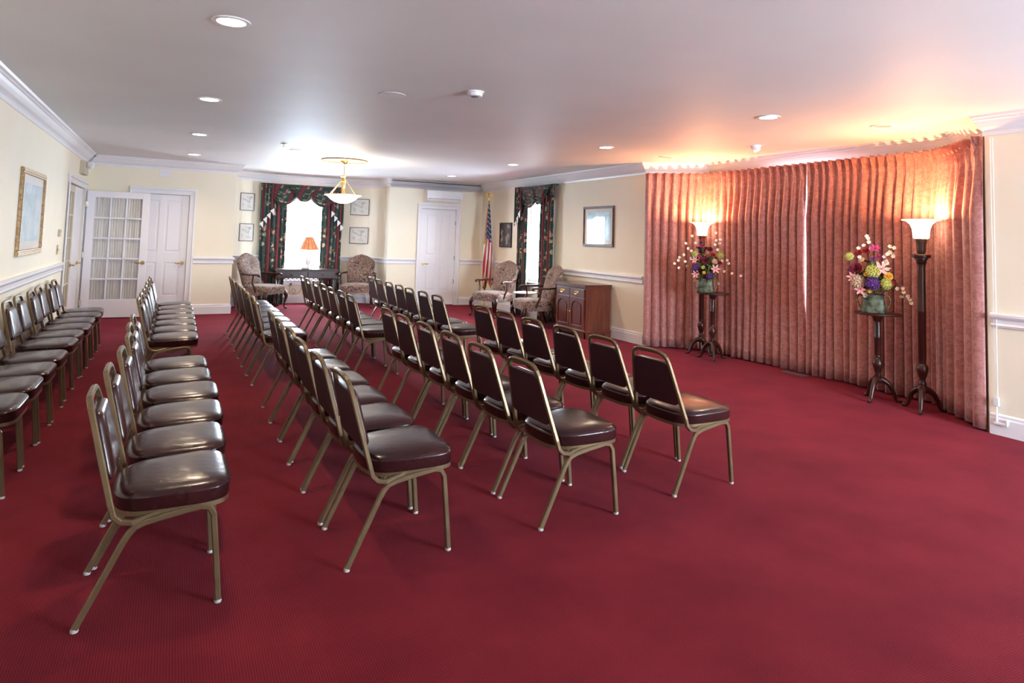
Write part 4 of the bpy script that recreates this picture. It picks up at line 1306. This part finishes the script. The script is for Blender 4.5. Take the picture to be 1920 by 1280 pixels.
for az, z, w, lb in ((1.245 / 13.7, 2.02, 0.33, 'small etching in thin dark frame, upper one left of the alcove window'), (1.255 / 13.7, 1.42, 0.33, 'small etching in thin dark frame, lower one left of the alcove window'),
                     (3.475 / 13.7, 2.025, 0.40, 'small etching in thin dark frame, upper one right of the alcove window'), (3.48 / 13.7, 1.42, 0.40, 'small etching in thin dark frame, lower one right of the alcove window')):
    p, d = arc_at(az)
    n = (-d.y, d.x)
    if n[1] > 0:
        n = (d.y, -d.x)
    q = (p[0] + n[0] * 0.016, p[1] + n[1] * 0.016, z)
    picture('framed_etching', lb, wall_frame(q, d, n), w, 0.345, 0.010, M['blackframe'], M['mat_board'], M['etching'], w - 0.11, 0.22, 0.018, 'four etchings flanking the alcove window')


# ------------------------------------------------------------------ floral drapes
def drape(name, label, Mx, w, z0, z1, folds, seed, group, amp=0.035, taper=0.0, shift=0.0):
    rg = random.Random(seed); ph = [rg.uniform(-0.6, 0.6) for _ in range(folds + 2)]

    def f(u, v):
        z = z1 + (z0 - z1) * v
        uu = u + 0.03 * math.sin(3 * v + ph[0]) * math.sin(PI * u)
        a = amp * (0.5 + 0.5 * min(1, v * 4)) * (0.8 + 0.3 * math.sin(ph[int(u * folds)] * 9))
        k = u * folds * 2 * PI
        y = 0.05 + a * math.cos(k + ph[1] * 1.2 * v)
        x = (uu * w) * (1 - taper * v) + shift * v + 0.012 * math.sin(k) * 0.8
        return (x, y, z)
    o = MB().grid(f, folds * 12, 18, True, lambda u, v: (u * w * 1.8, v * (z1 - z0))).build(name, M['floral'])
    o.matrix_world = Mx
    sm = o.modifiers.new('thickness', 'SOLIDIFY'); sm.thickness = 0.003
    return tag(o, label, 'curtain', group)


def swag_mesh(w, drop, top, nf, out, skew=0.0):
    mb = MB()

    def f(u, v):
        s = 2 * u - 1
        sag = (1 - abs(s) ** 2.2)
        zz_ = top - 0.02 - v * (0.05 + (drop - 0.05) * sag)
        x = (s * (1 - 0.28 * v * (1 - sag * 0.3)) + skew * v * sag) * w / 2
        y = out + 0.05 * sag * (0.4 + 0.6 * v) + 0.024 * math.sin(v * nf * 2 * PI) * (0.25 + 0.75 * sag)
        return (x, y, zz_)
    mb.grid(f, 30, nf * 8, True, lambda u, v: (u * w * 0.9 + v * 0.13, v * drop * 1.6))
    return mb


def jabot(w, top, z_out, z_in, out, flip, folds=4):
    """cascade: folded tail whose hem climbs in steps towards the window, white lining at each step"""
    mb = MB(); ln = MB()

    def f(u, v):
        zb = z_out + (z_in - z_out) * u
        x = u * w
        y = out + 0.022 * math.sin(u * folds * 2 * PI) + 0.01
        return ((x if not flip else -x), y, top + (zb - top) * v)
    mb.grid(f, folds * 10, 12, True, lambda u, v: (u * w * 2.0 + 0.17, v * (top - z_out)))
    for k in range(folds):
        u0 = (k + 0.05) / folds; u1 = (k + 0.85) / folds
        za = z_out + (z_in - z_out) * (k + 0.1) / folds
        h = 0.12
        tri = [(u0 * w - 0.01, za - 0.01), (u1 * w + 0.012, za + 0.05), (u1 * w + 0.012, za - h + 0.03)]
        ln.prism([(x if not flip else -x, z) for x, z in tri], lambda x, z, d: (x, out + 0.045 + d, z), 0, 0.003)
    return mb, ln


def valance(name, label, Mx, w, top, swags, jab, group=None):
    t = thing(name, label, 'valance', (0, 0, 0), 0, group); t.matrix_world = Mx
    mb = MB().box(-w / 2, w / 2, 0.0, 0.10, top - 0.03, top, 0.004)
    # short gathered strip behind the swags
    mb.build('cornice_board', M['floral'], t)
    MB().grid(lambda u, v: (-w / 2 + u * w, 0.095 + 0.010 * math.sin(u * w * 70), top - v * 0.20), int(w * 90), 6, True, lambda u, v: (u * w * 2.2, v * 0.2)).build('gathered_strip', M['floral'], t)
    for (cx, sw, dr, o_, sk) in swags:
        b = swag_mesh(sw, dr, top + 0.005, 6, o_, sk)
        b.v = [(x + cx, y, z) for x, y, z in b.v]
        b.build('swag', M['floral'], t)
    for (x0, jw, zo, zi, flip) in jab:
        a, l = jabot(jw, top, zo, zi, 0.125, flip)
        a.v = [(x + x0, y, z) for x, y, z in a.v]; l.v = [(x + x0, y, z) for x, y, z in l.v]
        j = a.build('jabot', M['floral'], t); l.build('lining', M['lining'], j)
    return t


G = 'floral window drapes'
drape('floral_drape', 'green and crimson floral drape at left side of the alcove window', frame_at((1.53, 13.92), (1, 0), (0, -1)), 0.50, 0.02, 2.36, 6, 1, G)
drape('floral_drape', 'green and crimson floral drape at right side of the alcove window', frame_at((2.72, 13.92), (1, 0), (0, -1)), 0.42, 0.02, 2.36, 6, 2, G)
valance('swag_valance', 'green and crimson double-swag valance with white-lined tails over alcove window', wall_frame((2.335, 13.93, 0), (1, 0), (0, -1)), 1.64, 2.415,
        [(-0.38, 0.88, 0.41, 0.115, 0.0), (0.38, 0.88, 0.42, 0.12, 0.0), (0.0, 0.62, 0.33, 0.15, 0.0)], [(-0.825, 0.26, 1.60, 1.95, False), (0.825, 0.26, 1.58, 1.95, True)], 'swagged valances')
WRX = 5.985
drape('floral_drape', 'green and crimson floral drape at near side of the right window', wall_frame((WRX, 9.86, 0), (0, 1), (-1, 0)), 0.46, 0.02, 2.40, 5, 3, G, amp=0.03)
drape('floral_drape', 'green and crimson floral drape at far side of the right window', wall_frame((WRX, 10.80, 0), (0, 1), (-1, 0)), 0.40, 0.02, 2.40, 5, 4, G, amp=0.03)
valance('swag_valance', 'green and crimson swag valance with white-lined tail over right window', wall_frame((WRX + 0.01, 10.52, 0), (0, 1), (-1, 0)), 1.38, 2.445,
        [(0.05, 1.05, 0.40, 0.115, 0.12), (-0.30, 0.72, 0.34, 0.14, 0.0)], [(0.70, 0.28, 1.66, 2.02, True)], 'swagged valances')


# ------------------------------------------------------------------ armchairs
def armchair_proto():
    t = thing('floral_armchair', 'x', 'armchair')
    # seat cushion with curved apron
    def seat_out(k, z, dz=0.0):
        pts = []
        for i in range(44):
            a = 2 * PI * i / 44; u, v = math.cos(a), math.sin(a); e = 2 / 5
            uu = math.copysign(abs(u) ** e, u); vv = math.copysign(abs(v) ** e, v)
            x = 0.01 + uu * 0.285 * k; w = 0.285 + 0.055 * (x + 0.28) / 0.57
            dip = dz * (abs(vv) ** 4 * 0.6 + max(0, uu) ** 6 * 0.2)
            pts.append((x, vv * w * k, z - dip))
        return pts
    MB().loft([seat_out(0.93, 0.300), seat_out(1.0, 0.305, 0.035), seat_out(1.01, 0.36, 0.0), seat_out(1.015, 0.40), seat_out(1.0, 0.425), seat_out(0.95, 0.44), seat_out(0.8, 0.455), seat_out(0.5, 0.466), seat_out(0.05, 0.47)], True, True, True).build('seat', M['tapestry'], t)
    # camel back

    def back_out(k, d, n=60):
        pts = []
        for i in range(n):
            a = 2 * PI * i / n; u, v = math.cos(a), math.sin(a)
            uu = math.copysign(abs(u) ** (2 / 4.5), u); vv = math.copysign(abs(v) ** (2 / 4.5), v)
            h = 0.5 + 0.5 * vv
            halfw = 0.245 + 0.075 * h ** 1.3 - 0.01 * math.sin(PI * h)
            y = uu * halfw
            zt = 0.955 + 0.080 * math.exp(-(y / 0.16) ** 2) - 0.02 * (abs(y) / 0.32) ** 4
            z = 0.36 + (zt - 0.36) * h
            x = -0.235 - 0.175 * ((z - 0.36) / 0.66) ** 1.15
            cz = 0.69
            pts.append((x + (x * 0) + d, y * k, cz + (z - cz) * (1 - (1 - k) * 0.7)))
        return pts
    MB().loft([back_out(0.8, -0.045), back_out(0.96, -0.04), back_out(1.0, -0.025), back_out(1.0, 0.02), back_out(0.97, 0.04), back_out(0.85, 0.055), back_out(0.5, 0.066), back_out(0.1, 0.068)], True, True, True).build('backrest', M['tapestry'], t)
    for s in (-1, 1):
        # arm with scrolled hand hold, support curving down to the seat rail
        mb = MB().tube(smooth_path([(-0.315, s * 0.262, 0.665), (-0.20, s * 0.325, 0.655), (-0.02, s * 0.345, 0.650), (0.08, s * 0.342, 0.655), (0.125, s * 0.335, 0.650)], 4), [0.017] * 16 + [0.020], 10)
        mb.ball((0.135, s * 0.333, 0.638), 0.026, (1.1, 1, 0.95), 12, 8)
        mb.build('arm', M['wood'], t)
        MB().tube(smooth_path([(0.035, s * 0.345, 0.645), (0.020, s * 0.345, 0.58), (0.015, s * 0.338, 0.50), (0.05, s * 0.325, 0.42), (0.075, s * 0.318, 0.34)], 4), [0.014] * 8 + [0.018] * 9, 8).build('arm_support', M['wood'], t)
        MB().tube(smooth_path([(0.245, s * 0.285, 0.335), (0.278, s * 0.305, 0.285), (0.288, s * 0.312, 0.22), (0.268, s * 0.30, 0.13), (0.262, s * 0.296, 0.06), (0.285, s * 0.306, 0.022), (0.312, s * 0.318, 0.014)], 4),
                  [0.034, 0.036, 0.038, 0.038, 0.038, 0.036, 0.034, 0.031, 0.028, 0.025, 0.022, 0.019, 0.017, 0.016, 0.015, 0.014, 0.014, 0.014, 0.015, 0.017, 0.020, 0.022, 0.021, 0.017, 0.012][:25], 12).build('leg', M['wood'], t)
        MB().tube([(-0.235, s * 0.235, 0.34), (-0.265, s * 0.242, 0.16), (-0.325, s * 0.255, 0.015)], [1, 0.9, 0.75], flat=(0.023, 0.023)).build('leg', M['wood'], t)
    return t


ap = armchair_proto()
AC = [((1.56, 13.06), -43, 'floral tapestry armchair left of the desk in the alcove'), ((3.37, 13.20), -112, 'floral tapestry armchair right of the desk in the alcove'),
      ((5.41, 11.12), 202, 'floral tapestry armchair by the flag, left of the side table'), ((5.46, 9.66), 170, 'floral tapestry armchair between the side table and the cherry cabinet')]
for i, ((x, y), a, lb) in enumerate(AC):
    o = ap if i == 0 else copy_tree(ap)
    o.location = (x, y, 0); o.rotation_euler = (0, 0, R(a)); o['label'] = lb; o['group'] = 'floral tapestry armchairs'

# round side table between the two right-hand armchairs
t = thing('side_table', 'small round white-topped side table on brass foot between two armchairs', 'table', (5.66, 10.33, 0))
MB().lathe([(0.20, 0.490), (0.215, 0.494), (0.215, 0.506), (0.205, 0.510)], segs=40).build('table_top', M['plastic'], t)
MB().lathe([(0.012, 0.02), (0.012, 0.20), (0.02, 0.22), (0.012, 0.24), (0.012, 0.46), (0.05, 0.490)], segs=14).build('pole', M['brass'], t)
MB().lathe([(0.13, 0.0), (0.135, 0.008), (0.09, 0.016), (0.02, 0.026)], segs=30).build('base', M['brass'], t)
# waste bin with white liner beside the cabinet
t = thing('waste_bin', 'dark waste bin with white liner between armchair and cabinet', 'bin', (5.82, 9.205, 0))
M['binblack'] = mat('black_bin', (0.02, 0.018, 0.02), 0.4); noisy(M['binblack'], (0.015, 0.013, 0.015), (0.03, 0.027, 0.03), 10, 2)
MB().lathe([(0.085, 0.0), (0.09, 0.004), (0.108, 0.26), (0.102, 0.262), (0.085, 0.02)], segs=26).build('bucket', M['binblack'], t)
MB().lathe([(0.104, 0.20), (0.118, 0.235), (0.112, 0.275), (0.098, 0.268), (0.095, 0.2)], segs=40, caps=False, wob=lambda a, z: 1 + 0.05 * math.sin(9 * a)).build('liner', M['lining'], t)

# ------------------------------------------------------------------ desk with lamp
t = thing('writing_desk', 'dark mahogany writing desk with pierced scalloped apron under alcove window', 'desk', (2.42, 13.62, 0))
MB().box(-0.62, 0.62, -0.20, 0.19, 0.705, 0.725, 0.005).box(-0.63, 0.63, -0.21, 0.20, 0.698, 0.708, 0.003).build('top', M['wood'], t)
MB().box(-0.60, 0.60, -0.185, 0.175, 0.545, 0.700, 0.003).build('case', M['wood'], t)
for k, x0 in enumerate((-0.58, 0.01)):
    d = MB().box(x0, x0 + 0.57, -0.197, -0.183, 0.565, 0.685, 0.004).build('drawer', M['wood'], t)
    for xk in (0.285,):
        MB().lathe([(0.022, 0), (0.024, 0.008), (0.014, 0.014), (0.012, 0.022)], segs=16, M=Matrix.Translation((x0 + xk, -0.197, 0.625)) @ Matrix.Rotation(R(90), 4, 'X')).build('knob', M['bronze'], d)
# pierced scalloped edge: a row of open loops
mb = MB()
for k in range(15):
    cx = -0.56 + k * 0.08
    mb.tube([(cx + 0.036 * math.cos(a), -0.185, 0.545 - 0.030 * math.sin(a)) for a in [PI * q / 10 for q in range(11)]], 0.006, 6)
    mb.ball((cx, -0.185, 0.513), 0.009, (1, 1, 1), 8, 6)
mb.build('scalloped_trim', M['wood'], t)
for sx_ in (-1, 1):
    for sy_ in (-1, 1):
        lb = MB()
        for dx, dy in ((-0.018, -0.018), (0.018, -0.018), (-0.018, 0.018), (0.018, 0.018)):
            lb.lathe([(0.014, 0.04), (0.016, 0.06), (0.012, 0.08), (0.012, 0.30), (0.016, 0.31), (0.012, 0.32), (0.012, 0.545)], (sx_ * 0.555 + dx, sy_ * 0.13 + dy + 0.02, 0), 8)
        lb.box(sx_ * 0.555 - 0.036, sx_ * 0.555 + 0.036, sy_ * 0.13 - 0.016, sy_ * 0.13 + 0.056, 0.0, 0.05, 0.006)
        lb.build('leg', M['wood'], t)
t = thing('table_lamp', 'lit table lamp with pleated orange shade on the alcove desk', 'lamp', (2.45, 13.62, 0.7255))
MB().lathe([(0.07, 0), (0.072, 0.012), (0.03, 0.03), (0.02, 0.05), (0.045, 0.10), (0.055, 0.16), (0.04, 0.22), (0.015, 0.26), (0.012, 0.35), (0.010, 0.58)], segs=24).build('base', M['plastic'], t)
MB().lathe([(0.205, 0.38), (0.20, 0.385), (0.075, 0.635), (0.072, 0.637)], segs=72, caps=False, wob=lambda a, z: 1 + 0.02 * math.sin(36 * a)).build('lamp_shade', M['shade'], t)
mb = MB()
for k in range(14):
    a = 2 * PI * k / 14
    mb.tube([(0.204 * math.cos(a), 0.204 * math.sin(a), 0.385), (0.076 * math.cos(a), 0.076 * math.sin(a), 0.636)], 0.003, 5)
mb.build('shade_ribs', M['walnut'], t)
light('table_bulb', 'POINT', (0, 0, 0.50), 2, (1.0, 0.6, 0.35), t, shadow_soft_size=0.04)
t = thing('desk_sign', 'small pale block on dark base standing on the alcove desk', 'sign', (2.37, 13.45, 0.7255))
MB().box(-0.075, 0.075, -0.012, 0.012, 0, 0.012, 0.002).build('base', M['blackframe'], t)
MB().box(-0.07, 0.07, -0.006, 0.006, 0.012, 0.05, 0.002).build('plaque', M['mat_board'], t)

# ------------------------------------------------------------------ cherry cabinet
t = thing('cherry_cabinet', 'cherry wood cabinet with two drawers and arched doors against right wall', 'cabinet', (5.53, 8.22, 0))
Wc, Dc, Hc = 0.86, 0.47, 0.80      # y width, x depth
cb = MB().box(0.01, Dc, 0.01, Wc - 0.01, 0.10, Hc - 0.05, 0.003)
cb.build('carcass', M['cabwood'], t)
tp = MB().box(-0.030, Dc, -0.025, Wc + 0.025, Hc - 0.022, Hc, 0.006).box(-0.018, Dc, -0.014, Wc + 0.014, Hc - 0.040, Hc - 0.020, 0.004).box(-0.006, Dc, -0.004, Wc + 0.004, Hc - 0.065, Hc - 0.038, 0.003)
tp.build('top', M['cabwood'], t)
dn = MB()
for k in range(36):
    y0 = 0.006 + k * 0.0238
    dn.box(-0.016, -0.004, y0, y0 + 0.013, Hc - 0.062, Hc - 0.044, 0.001)
dn.build('dentil_moulding', M['cabwood'], t)
bs = MB().box(-0.02, Dc, -0.018, Wc + 0.018, 0.085, 0.115, 0.006)
# bracket feet: plinth cut away in the middle
for (x0, x1, y0, y1) in ((-0.012, 0.008, -0.010, 0.13), (-0.012, 0.008, Wc - 0.13, Wc + 0.010), (-0.012, 0.11, -0.010, 0.010), (Dc - 0.12, Dc, -0.010, 0.010), (-0.012, 0.11, Wc - 0.010, Wc + 0.010), (Dc - 0.12, Dc, Wc - 0.010, Wc + 0.010)):
    bs.box(x0, x1, y0, y1, 0.0, 0.09, 0.002)
bs.box(-0.010, 0.006, 0.10, Wc - 0.10, 0.055, 0.09, 0.002).box(0.10, Dc - 0.1, -0.008, 0.008, 0.06, 0.09, 0.002).box(0.02, Dc - 0.02, 0.03, Wc - 0.03, 0.03, 0.09)
bs.build('bracket_base', M['cabwood'], t)
M['cabdoor'] = M['cabwood']
for k in (0, 1):
    y0 = 0.035 + k * 0.40; y1 = y0 + 0.39
    d = MB().box(-0.008, 0.012, y0, y1, 0.605, 0.725, 0.004).build('drawer', M['cabwood'], t)
    cy_ = (y0 + y1) / 2
    MB().tube(smooth_path([(-0.010, cy_ - 0.045, 0.678), (-0.028, cy_ - 0.035, 0.660), (-0.032, cy_, 0.648), (-0.028, cy_ + 0.035, 0.660), (-0.010, cy_ + 0.045, 0.678)], 4), 0.004, 7).ball((-0.011, cy_ - 0.045, 0.68), 0.011).ball((-0.011, cy_ + 0.045, 0.68), 0.011).box(-0.0105, -0.008, cy_ - 0.05, cy_ + 0.05, 0.664, 0.694, 0.001).build('pull', M['brass'], d)
    dr = MB()
    # door with arched sunk field: frame built as pieces around the arch
    ya, yb, za, zb = y0 + 0.055, y1 - 0.055, 0.175, 0.47; rad = (yb - ya) / 2; cyy = (ya + yb) / 2
    f3 = lambda y, z, d_: (d_, y, z)
    dr.box(-0.010, 0.012, y0, ya, 0.125, 0.595, 0.002); dr.box(-0.010, 0.012, yb, y1, 0.125, 0.595, 0.002); dr.box(-0.010, 0.012, ya, yb, 0.125, za, 0.002)
    top_poly = [(ya, 0.595), (ya, zb - 0.02)]
    na = 14
    for i in range(na + 1):
        a = PI - PI * i / na
        top_poly.append((cyy + rad * 0.98 * math.cos(a), zb - 0.02 + 0.095 * math.sin(a) ** 0.9 if 0 < i < na else zb - 0.02))
    top_poly += [(yb, zb - 0.02), (yb, 0.595)]
    # split to quads for clean shading
    q = top_poly[1:-1]
    for (a0, b0), (a1, b1) in zip(q[:-1], q[1:]):
        if a1 - a0 > 1e-5:
            dr.prism([(a0, b0), (a1, b1), (a1, 0.595), (a0, 0.595)], f3, -0.010, 0.012)
    dr.box(0.002, 0.012, ya - 0.005, yb + 0.005, za - 0.01, 0.58)
    dd_ = dr.build('door', M['cabwood'], t)
    # raised centre field with its own arch
    fp = [(ya + 0.028, za + 0.028)] + [(yb - 0.028, za + 0.028)]
    for i in range(na + 1):
        a = PI * i / na
        fp.append((cyy + (rad - 0.028) * math.cos(a), zb - 0.03 + 0.078 * math.sin(a) ** 0.9 if 0 < i < na else zb - 0.03))
    MB().prism(fp, f3, -0.007, 0.004).build('raised_panel', M['cabwood'], dd_)
    ky = y1 - 0.022 if k == 0 else y0 + 0.022
    MB().box(-0.013, -0.010, ky - 0.008, ky + 0.008, 0.33, 0.41, 0.001).ball((-0.022, ky, 0.37), 0.010).tube([(-0.010, ky, 0.37), (-0.020, ky, 0.37)], 0.004, 6).build('pull', M['brass'], dd_)

# ------------------------------------------------------------------ flag on its pole
m = M['flag'] = mat('flag_cloth', (0.5, 0.02, 0.03), 0.6, sheen=0.2)
tc, fr, r1 = stripe_uv(m, 0.22, [(0.0, (0.46, 0.012, 0.03)), (0.5, (0.72, 0.68, 0.66))])
sp = [n for n in m.node_tree.nodes if n.type == 'SEPXYZ'][0]
cant = mth(m, 'MULTIPLY', mth(m, 'GREATER_THAN', sp.outputs[1], 0.52), mth(m, 'MULTIPLY', mth(m, 'GREATER_THAN', sp.outputs[0], 1.0), mth(m, 'LESS_THAN', sp.outputs[0], 1.75)))
vo = nd(m, 'ShaderNodeTexVoronoi'); vo.inputs['Scale'].default_value = 13; vo.inputs['Randomness'].default_value = 0.1
mpp = nd(m, 'ShaderNodeMapping'); mpp.inputs['Scale'].default_value = (0.8, 1.25, 1); lk(m, tc.outputs['UV'], mpp.inputs['Vector']); lk(m, mpp.outputs[0], vo.inputs['Vector'])
star = mth(m, 'LESS_THAN', vo.outputs['Distance'], 0.20)
ma = nd(m, 'ShaderNodeMix', data_type='RGBA'); lk(m, star, ma.inputs[0]); ma.inputs[6].default_value = (0.012, 0.014, 0.075, 1); ma.inputs[7].default_value = (0.75, 0.75, 0.75, 1)
mb_ = nd(m, 'ShaderNodeMix', data_type='RGBA'); lk(m, cant, mb_.inputs[0]); lk(m, r1.outputs[0], mb_.inputs[6]); lk(m, ma.outputs[2], mb_.inputs[7])
lk(m, mb_.outputs[2], bsdf(m).inputs['Base Color'])
FX, FY = 5.83, 12.36
t = thing('flag_on_pole', 'stars and stripes flag furled on brass-eagle pole in far right corner', 'flag', (FX, FY, 0))
tilt = Vector((-0.10, 0.0, 0))
M['polewood'] = mat('pole_wood', (0.14, 0.07, 0.03), 0.3); noisy(M['polewood'], (0.10, 0.05, 0.02), (0.18, 0.09, 0.04), 12, 3)
base_c = Vector((-0.045, -0.02, 0))
MB().lathe([(0.13, 0.0), (0.135, 0.02), (0.10, 0.045), (0.03, 0.065), (0.022, 0.14), (0.018, 0.15)], base_c, 28).build('base', M['brass'], t)
top_c = Vector((0.02, 0.02, 2.235))
MB().tube([base_c + Vector((0, 0, 0.05)), top_c], 0.0125, 12).build('pole', M['polewood'], t)
# eagle: body, head, tail and two raised wings
eg = MB().lathe([(0.016, 0.0), (0.022, 0.03), (0.012, 0.06), (0.018, 0.075)], top_c + Vector((0, 0, -0.01)), 14)
ec = top_c + Vector((0, 0, 0.10))
eg.ball(ec, 0.026, (0.9, 0.9, 1.5), 12, 8).ball(ec + Vector((-0.008, 0, 0.045)), 0.015, (1.1, 1, 1), 10, 6)
eg.tube([ec + Vector((-0.015, 0, 0.045)), ec + Vector((-0.034, 0, 0.040))], [0.006, 0.001], 6)
wd = Vector((0.905, -0.425, 0))
for s in (-1, 1):
    rings = []
    for k, (d_, z0_, z1_) in enumerate(((0.015, -0.02, 0.035), (0.035, -0.012, 0.055), (0.055, -0.025, 0.060), (0.07, -0.05, 0.045), (0.078, -0.065, -0.02))):
        c_ = ec + wd * (s * d_); th = 0.006
        nrm_ = Vector((-wd.y, wd.x, 0))
        rings.append([c_ + nrm_ * th + Vector((0, 0, z0_)), c_ - nrm_ * th + Vector((0, 0, z0_)), c_ - nrm_ * th + Vector((0, 0, z1_)), c_ + nrm_ * th + Vector((0, 0, z1_))])
    eg.loft(rings, True, True, False)
eg.build('eagle_finial', M['brass'], t)


def flagf(u, v):
    a = 2 * PI * u; zt, zb = 2.20, 0.55 + 0.12 * math.sin(2 * a + 0.5)
    z = zt + (zb - zt) * v
    k = (zt - z) / 1.65
    r = 0.014 + 0.125 * (k ** 0.8) * (1 - 0.25 * k * k)
    r *= 1 + 0.30 * math.sin(5 * a + 2.0 * k) * min(1, 2.5 * k) + 0.12 * math.sin(9 * a + 3)
    c_ = base_c + (top_c - base_c) * ((z - 0.0) / 2.235) + Vector((0.055 * k, -0.02 * k, 0))
    return (c_.x + r * math.cos(a) * 0.80, c_.y + r * math.sin(a) * 0.75, z)


MB().grid(flagf, 96, 30, True, lambda u, v: (u * 1.9 + 0.40 * v, 1.0 - v)).build('flag', M['flag'], t)
fr_ = [Vector(flagf(u / 60, 1.0)) for u in range(61)]
M['fringe'] = mat('gold_fringe', (0.55, 0.30, 0.05), 0.6); noisy(M['fringe'], (0.45, 0.22, 0.03), (0.65, 0.38, 0.08), 60, 2)
MB().grid(lambda u, v: tuple(fr_[min(60, int(round(u * 60)))] + Vector((0, 0, -0.045 * v))), 60, 2).build('fringe', M['fringe'], t)
tc_ = base_c + (top_c - base_c) * (1.36 / 2.235) + Vector((-0.075, -0.06, 1.36))
tc_.z = 1.36
MB().tube([top_c + Vector((-0.005, -0.01, 0.0)), tc_ + Vector((0, 0, 0.08))], 0.004, 6).lathe([(0.010, 0.0), (0.022, -0.02), (0.016, -0.03), (0.028, -0.13)], tc_ + Vector((0, 0, 0.09)), 14).build('tassel', M['fringe'], t)

bpy.context.view_layer.update()
